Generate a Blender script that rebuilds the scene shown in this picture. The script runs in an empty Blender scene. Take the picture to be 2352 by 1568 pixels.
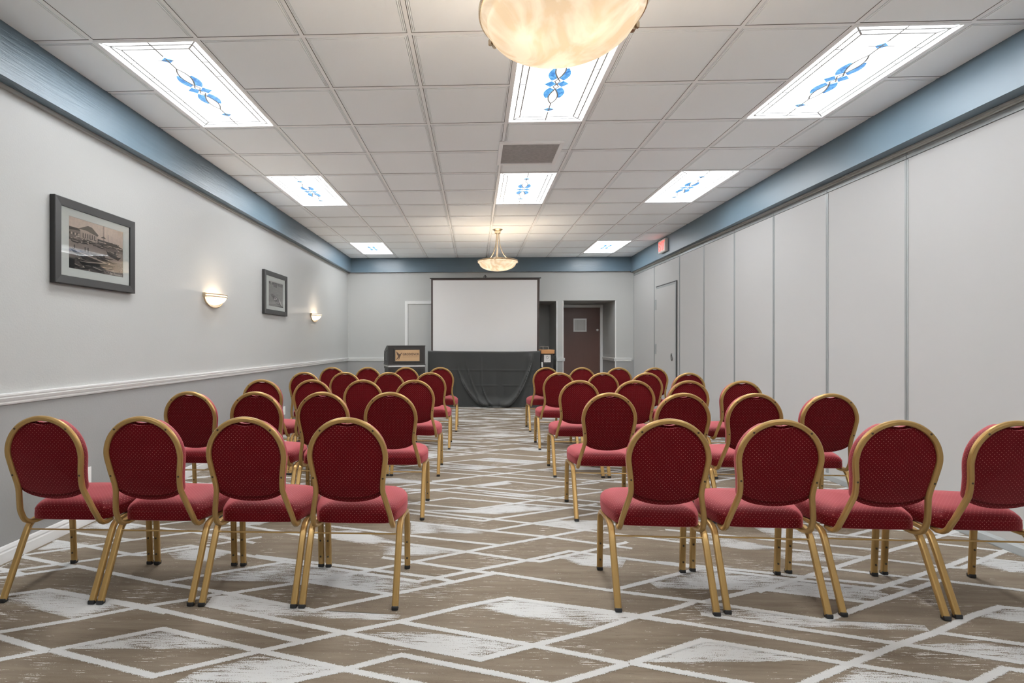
import bpy, bmesh, math, random
from mathutils import Vector, Matrix
random.seed(7)
PI = math.pi
COL = bpy.context.scene.collection
sc = bpy.context.scene

# ------------------------------------------------------------------ dimensions (metres)
CAM_H = 1.23
CEIL = 2.9606            # ceiling height
TX0, TY0, TILE = -2.1981, 2.9419, 0.61
XL = -2.635              # left wall face
YB = 10.78               # back wall face
YR = -2.6                # wall behind the camera
def xr(y): return 3.165 + (y - 3.0) * 0.0058       # folding partition face
def xbeam(y): return 3.024 + (y - 3.0) * 0.0160    # beam above the partition

# ------------------------------------------------------------------ materials
def new_mat(name):
    m = bpy.data.materials.new(name); m.use_nodes = True
    nt = m.node_tree; b = nt.nodes['Principled BSDF']
    return m, nt, b
def N(nt, typ, **kw):
    n = nt.nodes.new(typ)
    for k, v in kw.items():
        if k.startswith('i_'):
            key = k[2:]; key = int(key) if key.isdigit() else key.replace('_', ' ')
            n.inputs[key].default_value = v
        else: setattr(n, k, v)
    return n
def LK(nt, a, ao, b, bi): nt.links.new(a.outputs[ao], b.inputs[bi])
def simple(name, col, rough=0.5, metal=0.0, spec=0.5, bump=0.0, bscale=200.0, var=0.0, vscale=3.0, coat=0.0, detail=2.0):
    m, nt, b = new_mat(name)
    b.inputs['Base Color'].default_value = (*col, 1); b.inputs['Roughness'].default_value = rough
    b.inputs['Metallic'].default_value = metal; b.inputs['Specular IOR Level'].default_value = spec
    b.inputs['Coat Weight'].default_value = coat
    tc = N(nt, 'ShaderNodeTexCoord')
    if bump:
        n = N(nt, 'ShaderNodeTexNoise', i_Scale=bscale, i_Detail=detail); LK(nt, tc, 'Object', n, 'Vector')
        bp = N(nt, 'ShaderNodeBump', i_Strength=bump, i_Distance=0.004); LK(nt, n, 'Fac', bp, 'Height'); LK(nt, bp, 'Normal', b, 'Normal')
    if var:
        n = N(nt, 'ShaderNodeTexNoise', i_Scale=vscale, i_Detail=3.0); LK(nt, tc, 'Object', n, 'Vector')
        mx = N(nt, 'ShaderNodeMixRGB', blend_type='MIX'); LK(nt, n, 'Fac', mx, 'Fac')
        mx.inputs[1].default_value = (*[c * (1 - var) for c in col], 1); mx.inputs[2].default_value = (*[min(1, c * (1 + var)) for c in col], 1)
        LK(nt, mx, 'Color', b, 'Base Color')
    return m
def emis(name, col, strength, base=(0.8, 0.8, 0.8)):
    m, nt, b = new_mat(name)
    b.inputs['Base Color'].default_value = (*base, 1); b.inputs['Roughness'].default_value = 0.4
    b.inputs['Emission Color'].default_value = (*col, 1); b.inputs['Emission Strength'].default_value = strength
    return m

def wood_mat(name, c1, c2, scale, rough=0.45, bump=0.0, axis_scale=(1, 1, 1)):
    m, nt, b = new_mat(name); b.inputs['Roughness'].default_value = rough
    tc = N(nt, 'ShaderNodeTexCoord'); mp = N(nt, 'ShaderNodeMapping'); LK(nt, tc, 'Object', mp, 'Vector')
    mp.inputs['Scale'].default_value = axis_scale
    n = N(nt, 'ShaderNodeTexNoise', i_Scale=scale, i_Detail=6.0, i_Roughness=0.6, i_Distortion=0.6); LK(nt, mp, 'Vector', n, 'Vector')
    mx = N(nt, 'ShaderNodeMixRGB'); LK(nt, n, 'Fac', mx, 'Fac')
    mx.inputs[1].default_value = (*c1, 1); mx.inputs[2].default_value = (*c2, 1); LK(nt, mx, 'Color', b, 'Base Color')
    if bump:
        bp = N(nt, 'ShaderNodeBump', i_Strength=bump, i_Distance=0.006); LK(nt, n, 'Fac', bp, 'Height'); LK(nt, bp, 'Normal', b, 'Normal')
    return m

M = {}
M['wall'] = simple('upper_wall_paint', (0.405, 0.409, 0.397), 0.42, bump=0.2, bscale=95.0, spec=0.4)
M['wall_low'] = simple('lower_wall_paint', (0.285, 0.285, 0.281), 0.42, bump=0.2, bscale=95.0, spec=0.4)
M['white'] = simple('white_trim_paint', (0.72, 0.725, 0.72), 0.35)
M['ceil'] = simple('ceiling_tile', (0.91, 0.945, 0.965), 0.85, spec=0.2, bump=0.12, bscale=260.0, var=0.02, vscale=1.2)
M['tee'] = simple('ceiling_tee', (0.90, 0.91, 0.92), 0.5)
M['blue'] = wood_mat('blue_painted_wood', (0.088, 0.132, 0.168), (0.108, 0.158, 0.198), 9.0, 0.36, 0.5, (6, 0.35, 6))
M['blue_smooth'] = wood_mat('blue_painted_board', (0.088, 0.132, 0.168), (0.108, 0.158, 0.198), 3.0, 0.42, 0.12, (2, 0.5, 2))
M['blue_back'] = wood_mat('blue_painted_wood_back', (0.088, 0.132, 0.168), (0.108, 0.158, 0.198), 9.0, 0.28, 0.35, (0.35, 6, 6))
M['panel'] = simple('partition_vinyl', (0.425, 0.423, 0.417), 0.45, spec=0.4, bump=0.05, bscale=400.0)
M['alu'] = simple('aluminium_trim', (0.27, 0.285, 0.285), 0.38, metal=0.25)
M['dark'] = simple('dark_gap', (0.02, 0.02, 0.02), 0.6)
M['track'] = simple('track_grey', (0.42, 0.42, 0.40), 0.4, metal=0.3)
M['gold'] = simple('champagne_gold_metal', (0.41, 0.255, 0.090), 0.30, metal=0.62, spec=0.6, var=0.10, vscale=7.0)
M['screw'] = simple('dark_screw', (0.07, 0.05, 0.03), 0.4, metal=0.6)
M['rubber'] = simple('black_rubber', (0.012, 0.012, 0.013), 0.6)
M['black'] = simple('black_laminate', (0.022, 0.021, 0.020), 0.42)
M['lectern'] = simple('black_stained_wood', (0.030, 0.028, 0.026), 0.38, bump=0.05, bscale=80)
M['cloth'] = simple('black_cloth', (0.038, 0.040, 0.039), 0.75, spec=0.35, bump=0.04, bscale=900)
M['cloth'].node_tree.nodes['Principled BSDF'].inputs['Sheen Weight'].default_value = 0.25
M['screen'] = simple('matte_screen', (0.72, 0.72, 0.72), 0.9, spec=0.1)
M['screen_border'] = simple('dark_brown_border', (0.045, 0.030, 0.026), 0.6)
M['door'] = wood_mat('brown_door', (0.095, 0.050, 0.040), (0.13, 0.068, 0.055), 6.0, 0.28, 0.0, (8, 8, 0.6))
M['glass_grey'] = simple('vision_glass', (0.55, 0.55, 0.54), 0.08)
M['frame_dark'] = simple('charcoal_frame', (0.020, 0.0195, 0.019), 0.45, spec=0.35)
M['matboard'] = simple('mat_board', (0.84, 0.88, 0.86), 0.9)
M['brass'] = simple('warm_nickel', (0.62, 0.50, 0.36), 0.22, metal=0.95)
M['steel'] = simple('steel', (0.55, 0.55, 0.54), 0.25, metal=0.9)
M['woodtop'] = wood_mat('orange_wood_top', (0.42, 0.19, 0.07), (0.56, 0.29, 0.12), 7.0, 0.3, 0.0, (0.6, 5, 5))
M['plate'] = wood_mat('brass_plate', (0.46, 0.29, 0.15), (0.58, 0.40, 0.23), 5.0, 0.35, 0.0, (0.5, 3, 4))
M['ink'] = simple('dark_engraving', (0.10, 0.06, 0.035), 0.5)
M['paper'] = simple('white_paper', (0.74, 0.73, 0.72), 0.8, var=0.10, vscale=60)
M['paper_ink'] = simple('grey_print', (0.26, 0.26, 0.26), 0.8)
M['outlet'] = simple('white_plastic', (0.80, 0.80, 0.79), 0.35)
M['signbox'] = simple('exit_sign_housing', (0.72, 0.70, 0.66), 0.4)
M['exit_red'] = emis('exit_letters', (1.0, 0.07, 0.045), 0.6, (0.6, 0.05, 0.04))
M['came'] = simple('lead_came', (0.45, 0.455, 0.46), 0.5)
M['reveal'] = simple('tile_reveal_shade', (0.27, 0.265, 0.26), 0.8)  # grey that paints the shadow into the tile grooves
M['vent'] = simple('vent_slat', (0.44, 0.43, 0.425), 0.5, metal=0.2, var=0.25, vscale=30)
M['light'] = emis('light_diffuser', (0.965, 0.985, 1.0), 7.0)
M['bulb'] = emis('bulb', (1.0, 0.78, 0.52), 14.0)

# blue art glass, lit from behind
def blue_glass():
    m, nt, b = new_mat('blue_art_glass')
    tc = N(nt, 'ShaderNodeTexCoord'); n = N(nt, 'ShaderNodeTexNoise', i_Scale=32.0, i_Detail=3.0, i_Distortion=1.5); LK(nt, tc, 'Object', n, 'Vector')
    cr = N(nt, 'ShaderNodeValToRGB'); LK(nt, n, 'Fac', cr, 'Fac')
    e = cr.color_ramp.elements; e[0].position = 0.36; e[0].color = (0.03, 0.16, 0.52, 1); e[1].position = 0.64; e[1].color = (0.20, 0.58, 0.95, 1)
    LK(nt, cr, 'Color', b, 'Emission Color'); b.inputs['Emission Strength'].default_value = 0.24
    b.inputs['Base Color'].default_value = (0.05, 0.2, 0.5, 1); b.inputs['Roughness'].default_value = 0.2
    return m
M['blueglass'] = blue_glass()

# alabaster lamp glass: passes and scatters the light of the bulbs behind it
def lamp_glass(name, tint, veins):
    m, nt, b = new_mat(name)
    out = nt.nodes['Material Output']; nt.nodes.remove(b)
    tc = N(nt, 'ShaderNodeTexCoord'); n = N(nt, 'ShaderNodeTexNoise', i_Scale=3.2, i_Detail=4.0, i_Distortion=3.0); LK(nt, tc, 'Object', n, 'Vector')
    cr = N(nt, 'ShaderNodeValToRGB'); LK(nt, n, 'Fac', cr, 'Fac')
    e = cr.color_ramp.elements; e[0].position = 0.40; e[0].color = (*veins, 1); e[1].position = 0.58; e[1].color = (*tint, 1)
    tr = N(nt, 'ShaderNodeBsdfTranslucent'); df = N(nt, 'ShaderNodeBsdfDiffuse'); gl = N(nt, 'ShaderNodeBsdfGlossy', i_Roughness=0.12)
    LK(nt, cr, 'Color', tr, 'Color'); LK(nt, cr, 'Color', df, 'Color')
    m1 = N(nt, 'ShaderNodeMixShader', i_Fac=0.45); LK(nt, tr, 0, m1, 1); LK(nt, df, 0, m1, 2)
    m2 = N(nt, 'ShaderNodeMixShader', i_Fac=0.05); LK(nt, m1, 0, m2, 1); LK(nt, gl, 0, m2, 2); LK(nt, m2, 0, out, 'Surface')
    return m
M['alabaster'] = lamp_glass('alabaster_glass', (0.41, 0.40, 0.37), (0.29, 0.255, 0.205))
M['sconce_glass'] = lamp_glass('frosted_sconce_glass', (0.95, 0.88, 0.78), (0.90, 0.80, 0.66))

def pane_glass():
    m, nt, b = new_mat('picture_glass'); out = nt.nodes['Material Output']; nt.nodes.remove(b)
    t = N(nt, 'ShaderNodeBsdfTransparent'); g = N(nt, 'ShaderNodeBsdfGlossy', i_Roughness=0.02); f = N(nt, 'ShaderNodeFresnel', i_IOR=1.5)
    x = N(nt, 'ShaderNodeMixShader'); LK(nt, f, 0, x, 0); LK(nt, t, 0, x, 1); LK(nt, g, 0, x, 2); LK(nt, x, 0, out, 'Surface')
    return m
M['pane'] = pane_glass()

# burgundy upholstery with a staggered pattern of pale pin dots (UV in metres)
def fabric():
    m, nt, b = new_mat('burgundy_dotted_fabric')
    uv = N(nt, 'ShaderNodeUVMap')
    def dots(off):
        ad = N(nt, 'ShaderNodeVectorMath', operation='ADD'); ad.inputs[1].default_value = (off[0], off[1], 0); LK(nt, uv, 'UV', ad, 0)
        dv = N(nt, 'ShaderNodeVectorMath', operation='DIVIDE'); dv.inputs[1].default_value = (0.0182, 0.0182, 1); LK(nt, ad, 0, dv, 0)
        fr = N(nt, 'ShaderNodeVectorMath', operation='FRACTION'); LK(nt, dv, 0, fr, 0)
        sb = N(nt, 'ShaderNodeVectorMath', operation='SUBTRACT'); sb.inputs[1].default_value = (0.5, 0.5, 0); LK(nt, fr, 0, sb, 0)
        sx = N(nt, 'ShaderNodeVectorMath', operation='MULTIPLY'); sx.inputs[1].default_value = (1, 1, 0); LK(nt, sb, 0, sx, 0)
        ln = N(nt, 'ShaderNodeVectorMath', operation='LENGTH'); LK(nt, sx, 0, ln, 0)
        lt = N(nt, 'ShaderNodeMath', operation='LESS_THAN'); lt.inputs[1].default_value = 0.088; LK(nt, ln, 'Value', lt, 0)
        return lt
    a = dots((0, 0)); c = dots((0.0091, 0.0091))
    mx = N(nt, 'ShaderNodeMath', operation='MAXIMUM'); LK(nt, a, 0, mx, 0); LK(nt, c, 0, mx, 1)
    tc = N(nt, 'ShaderNodeTexCoord'); n = N(nt, 'ShaderNodeTexNoise', i_Scale=14.0, i_Detail=4.0); LK(nt, tc, 'Object', n, 'Vector')
    # napped cloth: sheen painted into the colour, deep red head on, paler when grazing
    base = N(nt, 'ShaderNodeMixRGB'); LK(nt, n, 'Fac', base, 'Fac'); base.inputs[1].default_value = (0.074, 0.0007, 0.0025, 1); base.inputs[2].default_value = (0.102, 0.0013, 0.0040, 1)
    lw = N(nt, 'ShaderNodeLayerWeight', i_Blend=0.5); nap_sheen = N(nt, 'ShaderNodeMapRange', interpolation_type='SMOOTHSTEP')
    nap_sheen.inputs['From Min'].default_value = 0.24; nap_sheen.inputs['From Max'].default_value = 0.78; LK(nt, lw, 'Facing', nap_sheen, 'Value')
    bs2 = N(nt, 'ShaderNodeMixRGB'); LK(nt, nap_sheen, 0, bs2, 'Fac'); LK(nt, base, 'Color', bs2, 1); bs2.inputs[2].default_value = (0.315, 0.062, 0.071, 1)
    dc = N(nt, 'ShaderNodeMixRGB', i_Fac=0.36); LK(nt, bs2, 'Color', dc, 1); dc.inputs[2].default_value = (0.60, 0.25, 0.22, 1)
    col = N(nt, 'ShaderNodeMixRGB'); LK(nt, mx, 0, col, 'Fac'); LK(nt, bs2, 'Color', col, 1); LK(nt, dc, 'Color', col, 2)
    LK(nt, col, 'Color', b, 'Base Color')
    b.inputs['Roughness'].default_value = 0.6; b.inputs['Specular IOR Level'].default_value = 0.22; b.inputs['Specular Tint'].default_value = (1.0, 0.5, 0.5, 1)
    b.inputs['Sheen Weight'].default_value = 0.12; b.inputs['Sheen Roughness'].default_value = 0.30; b.inputs['Sheen Tint'].default_value = (1.0, 0.4, 0.42, 1)
    n2 = N(nt, 'ShaderNodeTexNoise', i_Scale=900.0); LK(nt, tc, 'Object', n2, 'Vector')
    bp = N(nt, 'ShaderNodeBump', i_Strength=0.15, i_Distance=0.001); LK(nt, n2, 'Fac', bp, 'Height'); LK(nt, bp, 'Normal', b, 'Normal')
    return m
M['fabric'] = fabric()

# carpet: taupe pile; white yarn drawn as lines and brushed lozenges
TAN1, TAN2, WHITE = (0.142, 0.112, 0.081), (0.202, 0.166, 0.127), (0.58, 0.585, 0.58)
def carpet_common(nt, b):
    tc = N(nt, 'ShaderNodeTexCoord')
    mp = N(nt, 'ShaderNodeMapping'); mp.inputs['Scale'].default_value = (1.1, 11.0, 1); LK(nt, tc, 'Object', mp, 'Vector')
    n1 = N(nt, 'ShaderNodeTexNoise', i_Scale=2.2, i_Detail=6.0, i_Roughness=0.65); LK(nt, mp, 'Vector', n1, 'Vector')
    r1 = N(nt, 'ShaderNodeValToRGB'); LK(nt, n1, 'Fac', r1, 'Fac')
    r1.color_ramp.elements[0].position = 0.33; r1.color_ramp.elements[0].color = (*TAN1, 1); r1.color_ramp.elements[1].position = 0.66; r1.color_ramp.elements[1].color = (*TAN2, 1)
    fine = N(nt, 'ShaderNodeTexNoise', i_Scale=260.0, i_Detail=2.0); LK(nt, tc, 'Object', fine, 'Vector')
    bp = N(nt, 'ShaderNodeBump', i_Strength=0.5, i_Distance=0.006); LK(nt, fine, 'Fac', bp, 'Height'); LK(nt, bp, 'Normal', b, 'Normal')
    b.inputs['Roughness'].default_value = 0.95; b.inputs['Specular IOR Level'].default_value = 0.1
    mp2 = N(nt, 'ShaderNodeMapping'); mp2.inputs['Scale'].default_value = (3.2, 55.0, 1); LK(nt, tc, 'Object', mp2, 'Vector')
    st = N(nt, 'ShaderNodeTexNoise', i_Scale=2.4, i_Detail=5.0, i_Roughness=0.7); LK(nt, mp2, 'Vector', st, 'Vector')
    return tc, r1, fine, st
def carpet_base():
    m, nt, b = new_mat('carpet_taupe'); tc, r1, fine, st = carpet_common(nt, b)
    big = N(nt, 'ShaderNodeTexNoise', i_Scale=2.6, i_Detail=1.0); LK(nt, tc, 'Object', big, 'Vector')
    ad = N(nt, 'ShaderNodeMath', operation='MULTIPLY_ADD'); ad.inputs[1].default_value = 0.35; LK(nt, big, 'Fac', ad, 0); LK(nt, st, 'Fac', ad, 2)
    a2 = N(nt, 'ShaderNodeMath', operation='MULTIPLY_ADD'); a2.inputs[1].default_value = 0.22; LK(nt, fine, 'Fac', a2, 0); LK(nt, ad, 0, a2, 2)
    g = N(nt, 'ShaderNodeMath', operation='GREATER_THAN'); g.inputs[1].default_value = 0.935; LK(nt, a2, 0, g, 0)
    dk = N(nt, 'ShaderNodeMath', operation='LESS_THAN'); dk.inputs[1].default_value = 0.615; LK(nt, a2, 0, dk, 0)
    d2 = N(nt, 'ShaderNodeMixRGB', blend_type='MULTIPLY'); LK(nt, dk, 0, d2, 'Fac'); LK(nt, r1, 'Color', d2, 1); d2.inputs[2].default_value = (0.62, 0.60, 0.58, 1)
    mx = N(nt, 'ShaderNodeMixRGB'); LK(nt, g, 0, mx, 'Fac'); LK(nt, d2, 'Color', mx, 1); mx.inputs[2].default_value = (0.72, 0.71, 0.69, 1)
    LK(nt, mx, 'Color', b, 'Base Color'); return m
def carpet_yarn(name, kind):
    m, nt, b = new_mat(name); tc, r1, fine, st = carpet_common(nt, b)
    b.inputs['Base Color'].default_value = (*WHITE, 1)
    uv = N(nt, 'ShaderNodeUVMap'); sp = N(nt, 'ShaderNodeSeparateXYZ'); LK(nt, uv, 'UV', sp, 0)
    ed = N(nt, 'ShaderNodeTexNoise', i_Scale=230.0, i_Detail=2.0); LK(nt, tc, 'Object', ed, 'Vector')
    if kind == 'line':   # v runs -1..1 across the strip
        ab = N(nt, 'ShaderNodeMath', operation='ABSOLUTE'); LK(nt, sp, 'Y', ab, 0)
        th = N(nt, 'ShaderNodeMath', operation='MULTIPLY_ADD'); th.inputs[1].default_value = 0.9; th.inputs[2].default_value = 0.17; LK(nt, ed, 'Fac', th, 0)
        k = N(nt, 'ShaderNodeMath', operation='LESS_THAN'); LK(nt, ab, 0, k, 0); LK(nt, th, 0, k, 1)
    else:                # v is 0 on the lozenge's rim, 1 inside; a streaky threshold eats into it
        a1 = N(nt, 'ShaderNodeMath', operation='MULTIPLY_ADD'); a1.inputs[1].default_value = 0.55; LK(nt, fine, 'Fac', a1, 0); LK(nt, st, 'Fac', a1, 2)
        a2 = N(nt, 'ShaderNodeMath', operation='MULTIPLY_ADD'); a2.inputs[1].default_value = 0.13; LK(nt, sp, 'Y', a2, 0); LK(nt, a1, 0, a2, 2)
        big = N(nt, 'ShaderNodeTexNoise', i_Scale=3.4, i_Detail=2.0); LK(nt, tc, 'Object', big, 'Vector')
        a3 = N(nt, 'ShaderNodeMath', operation='MULTIPLY_ADD'); a3.inputs[1].default_value = 0.55; LK(nt, big, 'Fac', a3, 0); LK(nt, a2, 0, a3, 2)
        k = N(nt, 'ShaderNodeMath', operation='GREATER_THAN'); k.inputs[1].default_value = 1.085; LK(nt, a3, 0, k, 0)
    out = nt.nodes['Material Output']; t = N(nt, 'ShaderNodeBsdfTransparent'); x = N(nt, 'ShaderNodeMixShader')
    LK(nt, k, 0, x, 0); LK(nt, t, 0, x, 1); LK(nt, b, 0, x, 2); LK(nt, x, 0, out, 'Surface')
    return m
M['carpet'] = carpet_base(); M['yarn_line'] = carpet_yarn('carpet_white_line', 'line'); M['yarn_patch'] = carpet_yarn('carpet_white_brushed', 'patch')

# ------------------------------------------------------------------ mesh helpers
def box(bm, x0, x1, y0, y1, z0, z1, mi=0, bev=0.0):
    vs = [bm.verts.new((x, y, z)) for z in (z0, z1) for y in (y0, y1) for x in (x0, x1)]
    fs = [(0, 2, 3, 1), (4, 5, 7, 6), (0, 1, 5, 4), (2, 6, 7, 3), (0, 4, 6, 2), (1, 3, 7, 5)]
    faces = [bm.faces.new([vs[i] for i in f]) for f in fs]
    for f in faces: f.material_index = mi
    if bev:
        es = list({e for f in faces for e in f.edges})
        r = bmesh.ops.bevel(bm, geom=es, offset=bev, segments=2, profile=0.5, affect='EDGES')
        for f in r['faces']: f.material_index = mi
    return vs
def quad(bm, pts, mi=0):
    f = bm.faces.new([bm.verts.new(p) for p in pts]); f.material_index = mi; return f
def prism(bm, pts, axis, a0, a1, mi=0):
    """extrude a closed 2-D outline along an axis: axis 'x' takes (y,z), 'y' takes (x,z), 'z' takes (x,y)"""
    def P(p, a): return (a, p[0], p[1]) if axis == 'x' else ((p[0], a, p[1]) if axis == 'y' else (p[0], p[1], a))
    A = [bm.verts.new(P(p, a0)) for p in pts]; B = [bm.verts.new(P(p, a1)) for p in pts]; n = len(pts)
    fs = [bm.faces.new(A[::-1]), bm.faces.new(B)] + [bm.faces.new((A[i], A[(i + 1) % n], B[(i + 1) % n], B[i])) for i in range(n)]
    for f in fs: f.material_index = mi
def catmull(pts, per=6, closed=False):
    P = [Vector(p) for p in pts]; n = len(P); out = []
    rng = range(n) if closed else range(n - 1)
    for i in rng:
        p0 = P[(i - 1) % n] if closed or i > 0 else P[0]; p1 = P[i]; p2 = P[(i + 1) % n]; p3 = P[(i + 2) % n] if closed or i + 2 < n else P[-1]
        for k in range(per):
            t = k / per
            out.append(0.5 * ((2 * p1) + (p2 - p0) * t + (2 * p0 - 5 * p1 + 4 * p2 - p3) * t * t + (3 * p1 - p0 - 3 * p2 + p3) * t ** 3))
    if not closed: out.append(P[-1])
    return out
def sweep(bm, path, prof, n0, closed=False, cap=True, mi=0):
    """profile prof (a along the frame normal, b along the binormal) along path; parallel-transported frame"""
    P = [Vector(p) for p in path]; n = len(P); rings = []
    nv = Vector(n0)
    for i in range(n):
        t = (P[(i + 1) % n] - P[i - 1]) if closed else (P[min(i + 1, n - 1)] - P[max(i - 1, 0)])
        t.normalize(); nv = (nv - t * nv.dot(t)).normalized(); bv = t.cross(nv)
        rings.append([bm.verts.new(P[i] + nv * a + bv * b) for a, b in prof])
    m = len(prof)
    for i in range(n if closed else n - 1):
        A, B = rings[i], rings[(i + 1) % n]
        for k in range(m):
            f = bm.faces.new((A[k], A[(k + 1) % m], B[(k + 1) % m], B[k])); f.material_index = mi
    if cap and not closed:
        bm.faces.new(rings[0][::-1]).material_index = mi; bm.faces.new(rings[-1]).material_index = mi
def circ(r, n=10): return [(r * math.cos(2 * PI * k / n), r * math.sin(2 * PI * k / n)) for k in range(n)]
def rrect(w, d, c):
    """chamfered, softened rectangle profile"""
    a, b = w / 2, d / 2; k = c * 0.35
    q = [(a, b - c), (a - k, b - k), (a - c, b)]
    return q + [(-x, y) for x, y in q[::-1]] + [(-x, -y) for x, y in q] + [(x, -y) for x, y in q[::-1]]
def lathe(bm, prof, n=48, mi=0, a0=0.0, a1=2 * PI, sx=1.0, sy=1.0, c=(0, 0, 0)):
    full = abs(a1 - a0 - 2 * PI) < 1e-6; m = n if full else n + 1; rings = []
    for r, z in prof:
        if r < 1e-6: rings.append([bm.verts.new((c[0], c[1], c[2] + z))] * m)
        else: rings.append([bm.verts.new((c[0] + sx * r * math.cos(a0 + (a1 - a0) * k / n), c[1] + sy * r * math.sin(a0 + (a1 - a0) * k / n), c[2] + z)) for k in range(m)])
    for i in range(len(rings) - 1):
        for k in range(n):
            k2 = (k + 1) % m; vs = []
            for v in (rings[i][k], rings[i][k2], rings[i + 1][k2], rings[i + 1][k]):
                if v not in vs: vs.append(v)
            if len(vs) > 2:
                f = bm.faces.new(vs); f.material_index = mi
def boxuv(me):
    uvl = me.uv_layers.new(name='UVMap'); 
    for p in me.polygons:
        n = p.normal; a = max(range(3), key=lambda i: abs(n[i]))
        for li in p.loop_indices:
            co = me.vertices[me.loops[li].vertex_index].co
            uvl.data[li].uv = (co.y, co.z) if a == 0 else ((co.x, co.z) if a == 1 else (co.x, co.y))
def obj(name, bm, mats, parent=None, smooth=False, angle=0.6, uv=False, recalc=True):
    if recalc: bmesh.ops.recalc_face_normals(bm, faces=bm.faces[:])
    me = bpy.data.meshes.new(name); bm.to_mesh(me); bm.free()
    for m in (mats if isinstance(mats, (list, tuple)) else [mats]): me.materials.append(m)
    if smooth:
        me.shade_smooth() if hasattr(me, 'shade_smooth') else None
        try: me.set_sharp_from_angle(angle=angle)
        except Exception: pass
    if uv: boxuv(me)
    o = bpy.data.objects.new(name, me); COL.objects.link(o)
    if parent is not None: o.parent = parent
    return o
def empty(name, loc=(0, 0, 0), rz=0.0):
    o = bpy.data.objects.new(name, None); COL.objects.link(o); o.location = loc; o.rotation_euler = (0, 0, rz); o.empty_display_size = 0.1
    return o
def tag(o, label, cat, group=None):
    o['label'] = label; o['category'] = cat
    if group: o['group'] = group
    return o
def struct(o): o['kind'] = 'structure'; return o
def copy_tree(o, parent=None):
    c = o.copy(); COL.objects.link(c); c.parent = parent
    for ch in list(o.children): copy_tree(ch, c)
    return c
def text_bm(txt, size, bold=0.0, shear=0.0, extr=0.0, align='CENTER'):
    cu = bpy.data.curves.new('lettering_curve', 'FONT'); cu.body = txt; cu.size = size; cu.align_x = align; cu.align_y = 'CENTER'
    cu.offset = bold; cu.shear = shear; cu.extrude = extr; cu.resolution_u = 3
    o = bpy.data.objects.new('lettering_tmp', cu); COL.objects.link(o)
    dg = bpy.context.evaluated_depsgraph_get(); me = bpy.data.meshes.new_from_object(o.evaluated_get(dg))
    bm = bmesh.new(); bm.from_mesh(me); bpy.data.objects.remove(o); bpy.data.meshes.remove(me); bpy.data.curves.remove(cu)
    return bm

CARPET_LINES = [[(-1.688,2.038),(-1.344,2.208),(-0.855,2.063),(-0.49,1.96),(0.869,1.6)],[(-1.688,2.038),(-1.186,1.895),(-0.855,2.063),(-0.557,2.207),(-0.334,2.303),(-0.049,2.45),(0.158,2.537),(0.725,2.385),(0.877,2.343)],[(0.158,2.537),(0.747,2.393),(1.586,2.131)],[(-1.26,2.417),(-0.552,2.207),(-0.203,2.103),(0.02,2.041),(0.236,2.143),(0.514,2.267),(0.725,2.385),(0.922,2.466),(1.035,2.527)],[(-2.2,2.814),(-1.613,2.631),(-1.206,2.53),(-0.741,2.384),(-0.408,2.551),(-0.106,2.697),(0.099,2.801)],[(-1.206,2.53),(-0.867,2.674),(-0.408,2.551)],[(-1.613,2.631),(-1.057,2.908),(-0.296,2.695),(-0.006,2.835),(0.119,2.895),(0.288,2.976),(0.557,3.119),(1.014,2.974),(1.227,2.908)],[(-1.265,2.984),(-0.785,2.878),(-0.208,2.738),(-0.106,2.697)],[(0.288,2.976),(0.368,2.967),(0.606,3.092),(0.933,3.271)],[(-0.526,2.988),(-0.347,2.932),(-0.006,2.829),(0.099,2.801)],[(-0.891,2.646),(-0.342,2.935),(-0.055,3.086),(0.152,3.193),(0.467,3.348),(0.715,3.473),(0.853,3.544),(1.404,3.828)],[(-0.568,3.229),(-0.349,3.175),(-0.035,3.081),(0.288,2.976)],[(-1.033,3.498),(-0.434,3.337),(-0.408,3.33),(-0.185,3.272),(0.152,3.193)],[(-1.035,3.763),(-0.44,3.589),(0.09,3.434),(0.466,3.341),(0.794,3.224),(0.932,3.175)],[(0.09,3.434),(0.389,3.585),(0.891,3.832),(1.447,4.106)],[(-1.064,4.019),(-0.47,3.841),(0.123,3.663),(0.389,3.585),(0.715,3.473),(1.301,3.272)],[(-1.058,3.932),(-0.461,3.766),(-0.151,3.68),(0.059,3.625),(0.123,3.663),(0.676,3.924),(0.923,4.038)],[(-1.091,4.145),(-0.489,3.996),(-0.014,3.878),(0.301,4.026),(0.476,4.11),(0.649,4.185),(1.06,4.375)],[(-1.046,3.71),(-0.496,3.996),(-0.194,4.153),(0.301,4.026),(0.701,3.94),(0.9,3.872)],[(-0.687,4.408),(-0.341,4.356),(0.476,4.11),(1.07,3.931)],[(-0.871,4.259),(-0.268,4.403),(-0.163,4.428),(0.649,4.185),(0.988,4.078)],[(-0.54,4.26),(-0.341,4.356),(-0.024,4.507),(0.287,4.667),(0.75,4.502),(1.046,4.421)],[(-0.024,4.487),(0.43,4.359),(0.752,4.515),(1.082,4.653)],[(-0.61,4.492),(-0.158,4.709)],[(-1.049,4.703),(-0.442,4.575),(-0.024,4.487)],[(-0.583,4.634),(-0.433,4.582),(-0.057,4.485)],[(-0.977,4.285),(-0.433,4.582),(0.038,4.839),(0.284,4.937)],[(-0.334,2.303),(-0.268,2.283),(0.236,2.143),(0.58,2.033)],[(-0.49,1.96),(-0.29,2.058),(-0.068,1.994),(0.094,1.951),(1.297,1.6)],[(-0.49,1.96),(-1.348,1.6)],[(-0.375,1.6),(0.58,2.033)]]
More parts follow.
